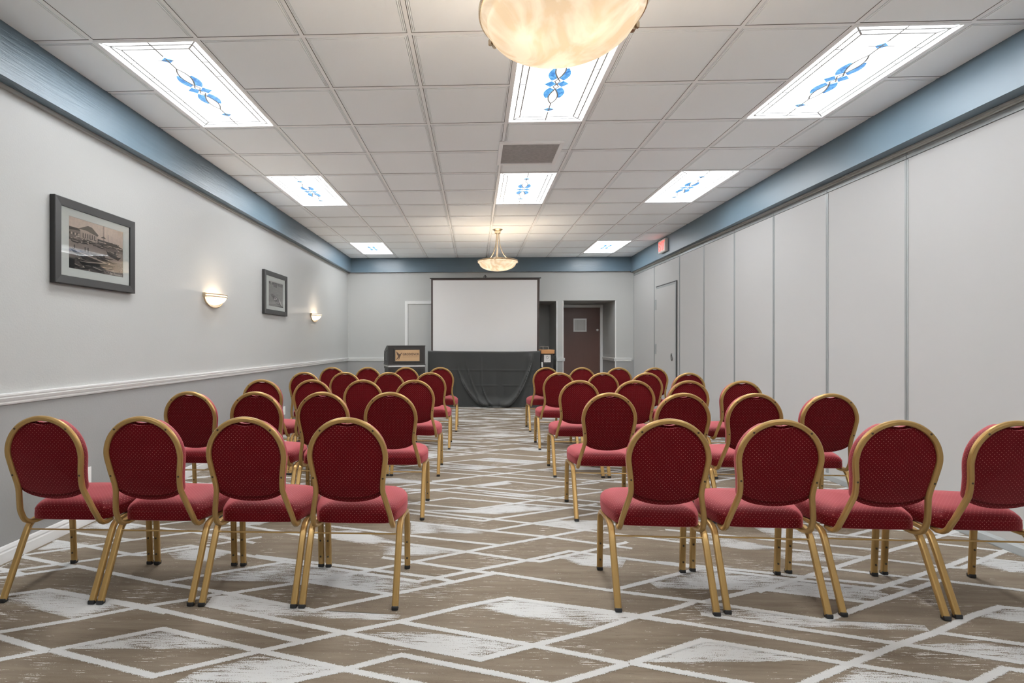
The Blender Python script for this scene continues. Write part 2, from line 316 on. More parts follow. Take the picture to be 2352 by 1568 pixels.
CARPET_PATCHES = [[(-0.043,2.446),(0.158,2.537),(0.725,2.385),(0.514,2.267)],[(-0.5,2.209),(-0.244,2.232),(0.003,2.195),(0.2,2.136),(0.02,2.041),(-0.247,2.104)],[(-1.662,2.045),(-1.342,2.204),(-0.932,2.085),(-1.263,2.06)],[(-0.853,2.037),(-0.528,1.959),(-0.727,1.873),(-1.087,1.859),(-1.045,1.931)],[(-1.272,2.501),(-1.181,2.517),(-0.741,2.384),(-0.333,2.361),(-0.351,2.312),(-0.903,2.328),(-1.26,2.417)],[(-1.395,2.73),(-1.052,2.897),(-0.285,2.695),(-0.268,2.633),(-0.433,2.558),(-0.851,2.659),(-1.373,2.665)],[(-0.556,3.16),(-0.348,3.168),(-0.055,3.086),(-0.279,3.021),(-0.532,3.024)],[(-0.437,3.572),(-0.2,3.521),(0.09,3.434),(0.041,3.378),(-0.259,3.374),(-0.412,3.361)],[(-0.014,3.868),(0.31,4.015),(0.686,3.924),(0.157,3.766),(-0.215,3.801),(-0.47,3.841)],[(0.415,3.586),(0.547,3.661),(0.888,3.665),(0.843,3.478),(0.72,3.473)],[(0.448,3.048),(0.64,3.087),(0.865,3.033),(0.797,2.892),(0.577,2.923)],[(-0.217,4.399),(0.263,4.272),(0.59,4.23),(0.48,4.144),(0.009,4.306)],[(0.01,4.529),(0.286,4.652),(0.327,4.582),(0.054,4.476)],[(1.15,3.35),(1.6,3.18),(1.85,3.2),(1.5,3.42)],[(1.0,4.1),(1.5,3.95),(1.8,4.05),(1.3,4.2)],[(1.2,4.7),(1.5,4.55),(1.9,4.6),(1.6,4.75)]]

# ================================================================== THE SETTING
# ---- floor: carpet with its woven pattern (period 2.286 m x 3.048 m)
def clip_seg(a, b, lo, hi, ax):
    (x0, y0), (x1, y1) = a, b; p0, p1 = (a[ax], b[ax]); t0, t1 = 0.0, 1.0; d = p1 - p0
    for lim, sgn in ((lo, 1), (hi, -1)):
        f0, f1 = sgn * (p0 - lim), sgn * (p1 - lim)
        if f0 < 0 and f1 < 0: return None
        if f0 < 0: t0 = max(t0, f0 / (f0 - f1))
        elif f1 < 0: t1 = min(t1, f0 / (f0 - f1))
    if t1 - t0 < 1e-4: return None
    return ((x0 + (x1 - x0) * t0, y0 + (y1 - y0) * t0), (x0 + (x1 - x0) * t1, y0 + (y1 - y0) * t1))
bm = bmesh.new(); uvl = bm.loops.layers.uv.new('UVMap')
quad(bm, [(-2.75, YR, 0), (3.4, YR, 0), (3.4, YB + 0.1, 0), (-2.75, YB + 0.1, 0)], 0)
quad(bm, [(0.8, YB + 0.1, 0), (2.95, YB + 0.1, 0), (2.95, 11.9, 0), (0.8, 11.9, 0)], 0)
cnt = 0
for i in (-2, -1, 0, 1, 2):
    for j in (-1, 0, 1, 2):
        ox, oy = 2.286 * i, 3.048 * j
        for line in CARPET_LINES:
            s = 0.0
            for a, b in zip(line, line[1:]):
                a2, b2 = (a[0] + ox, a[1] + oy), (b[0] + ox, b[1] + oy)
                d = Vector((b2[0] - a2[0], b2[1] - a2[1])); L = d.length; d.normalize()
                a2 = (a2[0] - d.x * 0.006, a2[1] - d.y * 0.006); b2 = (b2[0] + d.x * 0.006, b2[1] + d.y * 0.006)
                sg = clip_seg(a2, b2, -2.61, 3.15, 0); sg = sg and clip_seg(sg[0], sg[1], 0.8, 10.70, 1)
                s += L
                if not sg: continue
                (ax, ay), (bx_, by_) = sg; h = 0.0245; nx, ny = -d.y * h, d.x * h; z = 0.0006 + cnt * 1e-6; cnt += 1
                f = bm.faces.new([bm.verts.new(p) for p in ((ax - nx, ay - ny, z), (bx_ - nx, by_ - ny, z), (bx_ + nx, by_ + ny, z), (ax + nx, ay + ny, z))]); f.material_index = 1
                for lp, uv in zip(f.loops, ((s, -1), (s + L, -1), (s + L, 1), (s, 1))): lp[uvl].uv = uv
        for k, poly in enumerate(CARPET_PATCHES):
            pts = [(min(3.13, max(-2.60, x + ox)), y + oy) for x, y in poly]
            if max(p[0] for p in pts) - min(p[0] for p in pts) < 0.03 or max(p[1] for p in pts) > 10.7 or min(p[1] for p in pts) < 0.8: continue
            cx = sum(p[0] for p in pts) / len(pts); cy = sum(p[1] for p in pts) / len(pts); z = 0.0003 + k * 1e-6
            o_ = [bm.verts.new((x, y, z)) for x, y in pts]; i_ = [bm.verts.new((cx + (x - cx) * 0.62, cy + (y - cy) * 0.62, z)) for x, y in pts]; n = len(pts)
            for q in range(n):
                f = bm.faces.new((o_[q], o_[(q + 1) % n], i_[(q + 1) % n], i_[q])); f.material_index = 2
                for lp, v in zip(f.loops, (0, 0, 1, 1)): lp[uvl].uv = (0, v)
            f = bm.faces.new(i_); f.material_index = 2
            for lp in f.loops: lp[uvl].uv = (0, 1)
for f in bm.faces:
    f.normal_update()
    if f.normal.z < 0: f.normal_flip()
fl = struct(obj('floor', bm, [M['carpet'], M['yarn_line'], M['yarn_patch']], recalc=False))

# ---- lay-in ceiling
LIGHT_CELLS = [(0, 0), (4, 0), (7, 0), (0, 4), (4, 4), (7, 4), (0, 10), (7, 10), (0, -6), (4, -6), (7, -6)]  # last three are added behind the camera, unseen, to light the near floor
lit = {(i, j + k) for i, j in LIGHT_CELLS for k in (0, 1)}
bm = bmesh.new()
STEP = [(0.0, 0.0), (0.0115, 0.0), (0.0116, 0.013), (0.0147, 0.013), (0.0148, 0.002), (0.0215, 0.002), (0.0216, 0.010), (0.0240, 0.010), (0.0241, 0.0), (0.0310, 0.0), (0.0311, 0.007), (0.0333, 0.007), (0.0334, -0.002)]
for i in range(-1, 9):
    for j in range(-10, 13):
        if (i, j) in lit: continue
        x0, x1 = TX0 + i * TILE, TX0 + (i + 1) * TILE; y0, y1 = TY0 + j * TILE, TY0 + (j + 1) * TILE
        x0 = max(x0, -2.72); y1 = min(y1, 10.85)
        if x1 - x0 < 0.1 or y1 - y0 < 0.1: continue
        prev = None
        for k, (ins, dz) in enumerate(STEP):
            ring = [bm.verts.new(p) for p in ((x0 + ins, y0 + ins, CEIL + dz), (x1 - ins, y0 + ins, CEIL + dz), (x1 - ins, y1 - ins, CEIL + dz), (x0 + ins, y1 - ins, CEIL + dz))]
            if prev:
                for q in range(4):
                    f = bm.faces.new((prev[q], prev[(q + 1) % 4], ring[(q + 1) % 4], ring[q])); f.material_index = 1 if k == 1 else (2 if k in (2, 3, 7) else 0)
            prev = ring
        bm.faces.new(prev)
# the slab above the grid
quad(bm, [(-2.75, YR - 0.1, CEIL + 0.12), (3.4, YR - 0.1, CEIL + 0.12), (3.4, 10.9, CEIL + 0.12), (-2.75, 10.9, CEIL + 0.12)])
struct(obj('ceiling', bm, [M['ceil'], M['tee'], M['reveal']], recalc=False))

# ---- left wall (two paint colours split behind the chair rail)
def zrail(y): return 0.846 + 0.032 * (10.76 - y) / 7.94
bm = bmesh.new()
za, zb = zrail(YR) + 0.03, zrail(YB) + 0.03
prism(bm, [(YR - 0.1, 0), (YB + 0.1, 0), (YB + 0.1, zb), (YR - 0.1, za)], 'x', -2.75, XL, 1)
prism(bm, [(YR - 0.1, za), (YB + 0.1, zb), (YB + 0.1, CEIL + 0.1), (YR - 0.1, CEIL + 0.1)], 'x', -2.75, XL, 0)
struct(obj('wall_left', bm, [M['wall'], M['wall_low']]))
RAIL = [(0.0, 0.0), (0.010, 0.002), (0.014, 0.012), (0.011, 0.018), (0.018, 0.026), (0.024, 0.040), (0.020, 0.046), (0.026, 0.054), (0.026, 0.063), (0.0, 0.066)]   # (out, up)
BASE = [(0.0, 0.0), (0.016, 0.0), (0.016, 0.055), (0.011, 0.062), (0.013, 0.072), (0.007, 0.086), (0.0, 0.092)]
def along_y(bm, prof, x, sgn, y0, y1, z0, z1):
    A = [bm.verts.new((x + sgn * o, y0, z0 + u)) for o, u in prof]; B = [bm.verts.new((x + sgn * o, y1, z1 + u)) for o, u in prof]; n = len(prof)
    bm.faces.new(A); bm.faces.new(B[::-1])
    for k in range(n): bm.faces.new((A[k], B[k], B[(k + 1) % n], A[(k + 1) % n]))
def along_x(bm, prof, y, sgn, x0, x1, z):
    A = [bm.verts.new((x0, y + sgn * o, z + u)) for o, u in prof]; B = [bm.verts.new((x1, y + sgn * o, z + u)) for o, u in prof]; n = len(prof)
    bm.faces.new(A); bm.faces.new(B[::-1])
    for k in range(n): bm.faces.new((A[k], B[k], B[(k + 1) % n], A[(k + 1) % n]))
bm = bmesh.new(); along_y(bm, RAIL, XL, 1, YR, YB, zrail(YR), zrail(YB)); struct(obj('trim_1', bm, M['white']))
bm = bmesh.new(); along_y(bm, BASE, XL, 1, YR, YB, 0, 0); struct(obj('baseboard_left', bm, M['white']))
# blue beams round the top of the room
bm = bmesh.new(); prism(bm, [(-2.66, YR), (-2.532, YR), (-2.553, YB), (-2.66, YB)], 'z', 2.667, CEIL + 0.02); 
struct(obj('trim_2', bm, M['blue']))
bm = bmesh.new(); prism(bm, [(XL - 0.01, YR), (XL + 0.018, YR), (XL + 0.018, YB), (XL - 0.01, YB)], 'z', 2.645, 2.668); struct(obj('trim_3', bm, M['track']))
bm = bmesh.new(); box(bm, -2.60, 3.25, 10.725, 10.80, 2.667, CEIL + 0.02); struct(obj('trim_4', bm, M['blue_back']))
bm = bmesh.new(); prism(bm, [(xbeam(YR), YR), (3.4, YR), (3.4, YB), (xbeam(YB), YB)], 'z', 2.648, CEIL + 0.02); struct(obj('trim_5', bm, M['blue_smooth']))
# wall behind the camera
bm = bmesh.new(); box(bm, -2.75, 3.4, YR - 0.1, YR, 0, 0.88, 1); box(bm, -2.75, 3.4, YR - 0.1, YR, 0.88, CEIL + 0.1, 0); struct(obj('wall_rear', bm, [M['wall'], M['wall_low']]))

# ---- back wall with a niche and a door recess
ZS = 0.876
bm = bmesh.new()
def wbox(x0, x1, y0, y1, z0, z1):
    if z0 < ZS < z1: box(bm, x0, x1, y0, y1, z0, ZS, 1); box(bm, x0, x1, y0, y1, ZS, z1, 0)
    else: box(bm, x0, x1, y0, y1, z0, z1, 0 if z0 >= ZS else 1)
Y2 = 11.80
wbox(-2.75, 0.90, YB, YB + 0.12, 0, CEIL + 0.1)
wbox(1.655, 1.796, YB, Y2 + 0.1, 0, CEIL + 0.1)
wbox(2.84, 3.4, YB, YB + 0.12, 0, CEIL + 0.1)
wbox(0.90, 1.655, YB, YB + 0.12, 2.07, CEIL + 0.1)
wbox(1.796, 2.84, YB, YB + 0.12, 2.083, CEIL + 0.1)
wbox(0.80, 0.90, YB + 0.12, Y2 + 0.1, 0, 2.2)
wbox(0.90, 1.655, Y2, Y2 + 0.1, 0, 2.2)
box(bm, 0.80, 1.655, YB + 0.12, Y2 + 0.1, 2.07, 2.2, 0)
wbox(2.84, 2.95, YB + 0.12, Y2 + 0.1, 0, 2.2)
box(bm, 1.796, 2.95, YB + 0.12, Y2 + 0.1, 2.083, 2.2, 0)
wbox(1.796, 2.84, Y2, Y2 + 0.1, 0, 2.2)
struct(obj('wall_back', bm, [M['wall'], M['wall_low']]))
bm = bmesh.new()
for x0, x1 in ((1.653, 1.672), (1.781, 1.799), (2.837, 2.856)): box(bm, x0, x1, YB - 0.003, YB + 0.02, 0, 2.07)
struct(obj('trim_6', bm, M['white']))
bm = bmesh.new(); along_x(bm, RAIL, YB, -1, XL, -1.447, zrail(YB)); struct(obj('trim_7', bm, M['white']))
bm = bmesh.new(); along_x(bm, RAIL, YB, -1, 1.653, 1.822, zrail(YB)); along_y(bm, RAIL, 1.796, 1, YB - 0.02, Y2, zrail(YB), zrail(YB)); struct(obj('trim_8', bm, M['white']))
bm = bmesh.new(); along_x(bm, RAIL, YB, -1, 2.815, 3.165, zrail(YB)); along_y(bm, RAIL, 2.84, -1, YB - 0.02, Y2 - 0.03, zrail(YB), zrail(YB)); struct(obj('trim_9', bm, M['white']))
bm = bmesh.new(); along_x(bm, BASE, YB, -1, XL, -1.447, 0); along_x(bm, BASE, YB, -1, -0.44, 0.9, 0); along_x(bm, BASE, YB, -1, 2.84, 3.20, 0); struct(obj('baseboard_back', bm, M['white']))

# ---- doors
def casing(parent, x0, x1, y, ztop, w, d=0.022):
    bm = bmesh.new()
    box(bm, x0 - w, x0, y - d, y, 0, ztop + w, 0, 0.004); box(bm, x1, x1 + w, y - d, y, 0, ztop + w, 0, 0.004); box(bm, x0, x1, y - d, y, ztop, ztop + w, 0, 0.004)
    return obj('door_casing', bm, M['white'], parent)
bm = bmesh.new(); box(bm, -1.380, -0.52, YB - 0.006, YB + 0.03, 0.01, 2.013)
d1 = struct(obj('door_1', bm, M['wall'])); casing(d1, -1.383, -0.517, YB - 0.0005, 2.016, 0.060)
bm = bmesh.new(); box(bm, 1.90, 2.768, Y2 - 0.012, Y2 + 0.02, 0.01, 2.000)
d2 = struct(obj('door_2', bm, M['door'])); casing(d2, 1.897, 2.771, Y2 - 0.0005, 2.003, 0.060, 0.03)
bm = bmesh.new()
wx0, wx1, wz0, wz1 = 2.185, 2.475, 1.465, 1.757
for a in ((wx0, wx1, wz0, wz0 + 0.028), (wx0, wx1, wz1 - 0.028, wz1), (wx0, wx0 + 0.028, wz0 + 0.028, wz1 - 0.028), (wx1 - 0.028, wx1, wz0 + 0.028, wz1 - 0.028)): box(bm, a[0], a[1], Y2 - 0.026, Y2 - 0.011, a[2], a[3])
vf = obj('vision_frame', bm, M['white'], d2)
bm = bmesh.new(); box(bm, wx0 + 0.028, wx1 - 0.028, Y2 - 0.016, Y2 - 0.0115, wz0 + 0.028, wz1 - 0.028); obj('vision_pane', bm, M['glass_grey'], vf)
bm = bmesh.new(); box(bm, 2.277, 2.284, Y2 - 0.020, Y2 - 0.015, wz0 + 0.03, wz1 - 0.03); box(bm, 2.415, 2.420, Y2 - 0.020, Y2 - 0.015, wz0 + 0.03, wz1 - 0.03); obj('glazing_bar', bm, M['track'], vf)
bm = bmesh.new(); lathe(bm, [(0, 0), (0.026, 0), (0.026, 0.006), (0.016, 0.012), (0.015, 0.022), (0, 0.024)], 20); bm.transform(Matrix.Translation((2.714, Y2 - 0.012, 1.503)) @ Matrix.Rotation(PI / 2, 4, 'X')); obj('deadbolt', bm, M['outlet'], d2, True)

# ---- folding partition on the right
SEAMS = [YR, -1.25, -0.38, 0.49, 1.36, 2.235, 3.11, 3.986, 4.866, 5.727, 6.585, 7.458, 8.347, 9.526, YB]
ZP = 2.575
bm = bmesh.new(); prism(bm, [(xr(YR) + 0.012, YR - 0.1), (3.4, YR - 0.1), (3.4, YB + 0.05), (xr(YB) + 0.012, YB + 0.05)], 'z', 0.0, 2.66); wr = struct(obj('wall_right', bm, M['dark']))
def skewbox(bm, y0, y1, z0, z1, out0, out1, mi=0):
    prism(bm, [(xr(y0) - out1, y0), (xr(y0) - out0, y0), (xr(y1) - out0, y1), (xr(y1) - out1, y1)], 'z', z0, z1, mi)
for k, (a, b) in enumerate(zip(SEAMS, SEAMS[1:])):
    bm = bmesh.new(); skewbox(bm, a + 0.003, b - 0.003, 0.03, ZP, -0.02, 0.0); obj('partition_panel', bm, M['panel'], wr)
    bm = bmesh.new()
    skewbox(bm, a + 0.002, a + 0.016, 0.03, ZP - 0.004, -0.02, 0.0035); skewbox(bm, b - 0.016, b - 0.002, 0.03, ZP - 0.004, -0.02, 0.0035)
    skewbox(bm, a + 0.003, b - 0.003, ZP + 0.004, ZP + 0.030, -0.02, 0.0035); skewbox(bm, a + 0.003, b - 0.003, ZP + 0.034, ZP + 0.052, -0.02, -0.004)
    obj('panel_trim', bm, M['alu'], wr)
bm = bmesh.new(); skewbox(bm, YR, YB, 2.634, 2.647, -0.02, 0.035); skewbox(bm, YR, YB, 2.622, 2.634, -0.02, 0.012); obj('ceiling_track', bm, M['track'], wr)
bm = bmesh.new(); prism(bm, [(0.0, 0.0)], 'z', 0, 0) if False else None
A = [(0.0, 0.0), (0.030, 0.0), (0.030, 0.006), (0.016, 0.040), (0.006, 0.052), (0.0, 0.055)]
va = [bm.verts.new((xr(YR) - o, YR, u)) for o, u in A]; vb = [bm.verts.new((xr(YB) - o, YB, u)) for o, u in A]
bm.faces.new(va); bm.faces.new(vb[::-1])
for k in range(len(A)): bm.faces.new((va[k], vb[k], vb[(k + 1) % len(A)], va[(k + 1) % len(A)]))
struct(obj('baseboard_right', bm, M['alu']))
# pass door inside the partition
DY0, DY1, DZ = 8.462, 9.405, 2.195
bm = bmesh.new(); skewbox(bm, DY0, DY1, 0.06, DZ, 0.0, 0.010); d3 = struct(obj('door_3', bm, M['panel']))
bm = bmesh.new()
skewbox(bm, DY0 - 0.022, DY0, 0.06, DZ + 0.018, 0.0005, 0.012); skewbox(bm, DY1, DY1 + 0.014, 0.06, DZ + 0.018, 0.0005, 0.003); skewbox(bm, DY0, DY1, DZ, DZ + 0.018, 0.0005, 0.012)
obj('door_gap', bm, M['dark'], d3)
bm = bmesh.new(); skewbox(bm, DY0 + 0.004, DY0 + 0.04, 0.06, DZ - 0.004, 0.008, 0.0125); skewbox(bm, DY0 + 0.04, DY1 - 0.006, DZ - 0.03, DZ - 0.004, 0.008, 0.0125); obj('edge_trim', bm, M['alu'], d3)
for z in (1.80, 1.02):
    bm = bmesh.new(); skewbox(bm, DY1 - 0.01, DY1 + 0.05, z, z + 0.18, 0.004, 0.016); obj('hinge', bm, M['alu'], d3)
bm = bmesh.new(); lathe(bm, [(0.0, 0.004), (0.022, 0.004), (0.030, 0.010), (0.040, 0.010), (0.042, 0.0), (0, 0)], 28, sy=1.55)
bm.transform(Matrix.Translation((xr(8.64) - 0.010, 8.64, 0.99)) @ Matrix.Rotation(-PI / 2, 4, 'Y') @ Matrix.Rotation(PI / 2, 4, 'Z')); obj('flush_pull', bm, M['steel'], d3, True)

# ================================================================== BANQUET CHAIRS
def backy(z):
    T = [(0.33, -0.112), (0.36, -0.135), (0.42, -0.166), (0.535, -0.204), (0.62, -0.226), (0.72, -0.243), (0.90, -0.264)]
    for (a, ya), (b, yb) in zip(T, T[1:]):
        if z <= b: return ya + (yb - ya) * (z - a) / (b - a)
    return T[-1][1]
HALF = [(0.188, 0.372), (0.1845, 0.41), (0.174, 0.46), (0.162, 0.51), (0.1565, 0.540), (0.1575, 0.575), (0.164, 0.625), (0.171, 0.67)]
RT, ZT = 0.1745, 0.703
def half_curve():
    pts = [(x, 0, z) for x, z in HALF] + [(RT * math.cos(a), 0, ZT + RT * math.sin(a)) for a in [PI * k / 16 for k in range(0, 17)]] + [(-x, 0, z) for x, z in HALF[::-1]]
    return [(p.x, p.z) for p in catmull(pts, 3)]
HC = half_curve()
def cushion_outline(grow, notch):
    """closed outline of the oval backrest, clockwise from the lower right"""
    side = [(x, z) for x, z in HC if z > 0.548]
    out = []
    for x, z in side:
        d = Vector((x, z - 0.69)); d.normalize(); x2, z2 = x + d.x * grow, z + d.y * grow
        if z > 0.8 and abs(x) < 0.085: z2 -= notch * (0.5 + 0.5 * math.cos(PI * x / 0.085))
        out.append((x2, z2))
    ex = out[-1][0]; ez = out[-1][1]
    for k in range(1, 20):
        t = PI * k / 20; out.append((ex * math.cos(t), ez - (0.060 + grow) * math.sin(t)))
    return out
def cushion(bm, outline, yfun, rings, close_y=None):
    cx, cz = 0.0, 0.69; n = len(outline); R = []
    for rho in rings:
        if rho == 0: R.append([bm.verts.new((cx, yfun(cz, 0), cz))] * n)
        else: R.append([bm.verts.new((cx + (x - cx) * rho, yfun(cz + (z - cz) * rho, rho), cz + (z - cz) * rho)) for x, z in outline])
    for A, B in zip(R, R[1:]):
        for k in range(n):
            vs = []
            for v in (A[k], A[(k + 1) % n], B[(k + 1) % n], B[k]):
                if v not in vs: vs.append(v)
            if len(vs) > 2: bm.faces.new(vs)
    return R
LEGP = rrect(0.031, 0.023, 0.008); HOOPP = rrect(0.024, 0.022, 0.007)
def make_chair():
    t = empty('banquet_chair')
    # seat
    ol = catmull([(-0.150, -0.098, 0), (0.0, -0.102, 0), (0.150, -0.098, 0), (0.188, -0.072, 0), (0.210, -0.01, 0), (0.227, 0.085, 0), (0.224, 0.165, 0), (0.200, 0.222, 0), (0.120, 0.240, 0), (0.0, 0.245, 0), (-0.120, 0.240, 0), (-0.200, 0.222, 0), (-0.224, 0.165, 0), (-0.227, 0.085, 0), (-0.210, -0.01, 0), (-0.188, -0.072, 0)], 4, True)
    prof = [(0.0, 0.350), (0.95, 0.350), (0.992, 0.354), (1.0, 0.364), (1.005, 0.382), (1.0, 0.400), (0.997, 0.404), (1.003, 0.4065), (0.998, 0.410), (0.975, 0.420), (0.92, 0.433), (0.80, 0.446), (0.60, 0.455), (0.35, 0.460), (0.0, 0.462)]
    bm = bmesh.new(); R = []; cy = 0.08; n = len(ol)
    for s, z in prof:
        if s == 0: R.append([bm.verts.new((0, cy, z))] * n)
        else: R.append([bm.verts.new((p.x * s, cy + (p.y - cy) * s, z + (0.045 * (p.y - cy) if z > 0.36 else 0))) for p in ol])
    for A, B in zip(R, R[1:]):
        for k in range(n):
            vs = []
            for v in (A[k], A[(k + 1) % n], B[(k + 1) % n], B[k]):
                if v not in vs: vs.append(v)
            if len(vs) > 2: bm.faces.new(vs)
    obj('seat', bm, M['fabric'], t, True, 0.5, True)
    # front cushion of the back
    bm = bmesh.new()
    fo = cushion_outline(0.008, 0.030)
    A = cushion(bm, fo, lambda z, r: backy(z) + 0.012, [1.0, 0.5, 0.0])
    B = cushion(bm, fo, lambda z, r: backy(z) + 0.030 + 0.032 * max(0, 1 - r ** 6) ** 0.5, [1.0, 0.985, 0.95, 0.88, 0.75, 0.5, 0.25, 0.0])
    for k in range(len(fo)): bm.faces.new((A[0][k], A[0][(k + 1) % len(fo)], B[0][(k + 1) % len(fo)], B[0][k]))
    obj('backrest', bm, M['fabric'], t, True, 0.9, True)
    # upholstered panel seen from behind, inside the hoop
    bm = bmesh.new(); bo = cushion_outline(-0.008, 0.026)
    A = cushion(bm, bo, lambda z, r: backy(z) + 0.013, [1.0, 0.5, 0.0])
    B = cushion(bm, bo, lambda z, r: backy(z) + 0.002 - 0.004 * max(0, 1 - r ** 2), [1.0, 0.97, 0.9, 0.75, 0.5, 0.25, 0.0])
    for k in range(len(bo)): bm.faces.new((A[0][k], A[0][(k + 1) % len(bo)], B[0][(k + 1) % len(bo)], B[0][k]))
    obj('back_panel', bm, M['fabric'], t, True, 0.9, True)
    # hoop
    hook = [(0.178, -0.040, 0.341), (0.184, -0.075, 0.339), (0.188, -0.108, 0.345), (0.1895, -0.128, 0.357)]
    path = [Vector(p) for p in hook] + [Vector((x, backy(z), z)) for x, z in HC] + [Vector((-p[0], p[1], p[2])) for p in hook[::-1]]
    bm = bmesh.new(); sweep(bm, path, [(b, a) for a, b in HOOPP], (0, 0, 1))
    hp = obj('back_frame', bm, M['gold'], t, True, 0.45)
    for x, z in ((0.1215, 0.829), (-0.1215, 0.829), (0.1615, 0.605), (-0.1615, 0.605)):
        bm = bmesh.new(); lathe(bm, [(0, 0.0022), (0.003, 0.0022), (0.0048, 0.001), (0.0048, -0.004), (0, -0.004)], 10); bm.transform(Matrix.Translation((x, backy(z) - 0.0112, z)) @ Matrix.Rotation(PI / 2, 4, 'X'))
        obj('screw', bm, M['screw'], hp, True)
    # legs: each side is a bent tube running from foot to foot under the seat
    for s in (1, -1):
        rear = catmull([(s * 0.2165, -0.222, 0.012), (s * 0.2165, -0.150, 0.165), (s * 0.2163, -0.092, 0.288), (s * 0.2155, -0.066, 0.324), (s * 0.214, -0.026, 0.337), (s * 0.210, 0.050, 0.337)], 4)
        front = catmull([(s * 0.2165, 0.222, 0.012), (s * 0.2165, 0.214, 0.165), (s * 0.2163, 0.206, 0.280), (s * 0.2155, 0.190, 0.318), (s * 0.215, 0.145, 0.337), (s * 0.210, 0.050, 0.337)], 4)
        for pth, ysgn in ((rear, -1), (front, 1)):
            bm = bmesh.new(); sweep(bm, pth, LEGP, (1, 0, 0)); lg = obj('leg', bm, M['gold'], t, True, 0.45)
            bm = bmesh.new(); y = pth[0].y; box(bm, s * 0.2165 - 0.0152, s * 0.2165 + 0.0152, y - 0.0135, y + 0.0135, 0.0007, 0.020, 0, 0.004); obj('foot_cap', bm, M['rubber'], lg, True)
            if ysgn == 1:
                for z in (0.062, 0.150):
                    yy = 0.2195 - 0.0485 * z - 0.0108
                    bm = bmesh.new(); lathe(bm, [(0, 0.003), (0.003, 0.0028), (0.0052, 0.001), (0.0052, -0.004), (0, -0.004)], 10); bm.transform(Matrix.Translation((s * 0.2165, yy, z)) @ Matrix.Rotation(PI / 2, 4, 'X')); obj('bolt', bm, M['screw'], lg, True)
    bm = bmesh.new(); sweep(bm, [(-0.2185, -0.090, 0.300), (0.2185, -0.090, 0.300)], circ(0.0042, 8), (0, 0, 1)); obj('stretcher', bm, M['gold'], t, True)
    return t
ROWY = {'L': [2.63, 3.850, 5.038, 6.250, 7.450], 'R': [2.64, 3.862, 5.042, 6.262, 7.485]}
CX = {'L': [[-2.018, -1.543, -1.058, -0.585], [-1.994, -1.524, -1.054, -0.584], [-1.969, -1.499, -1.029, -0.554], [-1.969, -1.497, -0.987, -0.515], [-1.975, -1.478, -0.957, -0.476]],
      'R': [[0.880, 1.372, 1.878, 2.374], [0.918, 1.410, 1.890, 2.386], [0.945, 1.438, 1.918, 2.391], [0.955, 1.450, 1.934, 2.408], [0.968, 1.457, 1.954, 2.436]]}
ROT = {'L': [[0.2, 0, 0.3, 0], [0, 0.2, 0, 0.2], [0.2, 0, 0.2, 0], [0.2, 0.2, 0, 0], [0, 0, 1, 0]],
       'R': [[-2.6, -3.0, -2.2, -2.2], [-1, -1, -1.5, -2], [-0.5, -1, -1, -1.2], [0, -1, 0, -1], [1, 0, -1, 0]]}
ROWN = ['the nearest row', 'the second row', 'the third row', 'the fourth row', 'the row nearest the screen']
SEATN = ['on the aisle', 'second from the aisle', 'third from the aisle', 'fourth from the aisle']
proto = make_chair(); used = False
for side in 'LR':
    for r in range(5):
        for k in range(4):
            c = copy_tree(proto) if used else proto; used = True
            c.location = (CX[side][r][k], ROWY[side][r], 0); c.rotation_euler = (0, 0, math.radians(ROT[side][r][k]))
            seat = SEATN[3 - k] if side == 'L' else SEATN[k]
            wall = 'picture wall side' if side == 'L' else 'partition side'
            tag(c, 'red banquet chair in %s, %s, %s' % (ROWN[r], wall, seat), 'chair', 'red banquet chairs set in rows')

# ================================================================== CEILING LIGHTS
def strip(bm, pts, w, z):
    """flat came following a polyline, on the underside of the glass"""
    P = [Vector((p[0], p[1])) for p in pts]
    L = []
    for i in range(len(P)):
        t = (P[min(i + 1, len(P) - 1)] - P[max(i - 1, 0)]).normalized(); nrm = Vector((-t.y, t.x)) * w / 2
        L.append((P[i] + nrm, P[i] - nrm))
    for (a, b), (c, d) in zip(L, L[1:]):
        lo = [bm.verts.new((q.x, q.y, z)) for q in (a, b, d, c)]; hi = [bm.verts.new((q.x, q.y, z + 0.003)) for q in (a, b, d, c)]
        bm.faces.new(lo)
        for k in range(4): bm.faces.new((lo[k], lo[(k + 1) % 4], hi[(k + 1) % 4], hi[k]))
def blob(bm, pts, z):
    lo = [bm.verts.new((x, y, z)) for x, y in pts]; hi = [bm.verts.new((x, y, z + 0.002)) for x, y in pts]; n = len(pts)
    bm.faces.new(lo)
    for k in range(n): bm.faces.new((lo[k], lo[(k + 1) % n], hi[(k + 1) % n], hi[k]))
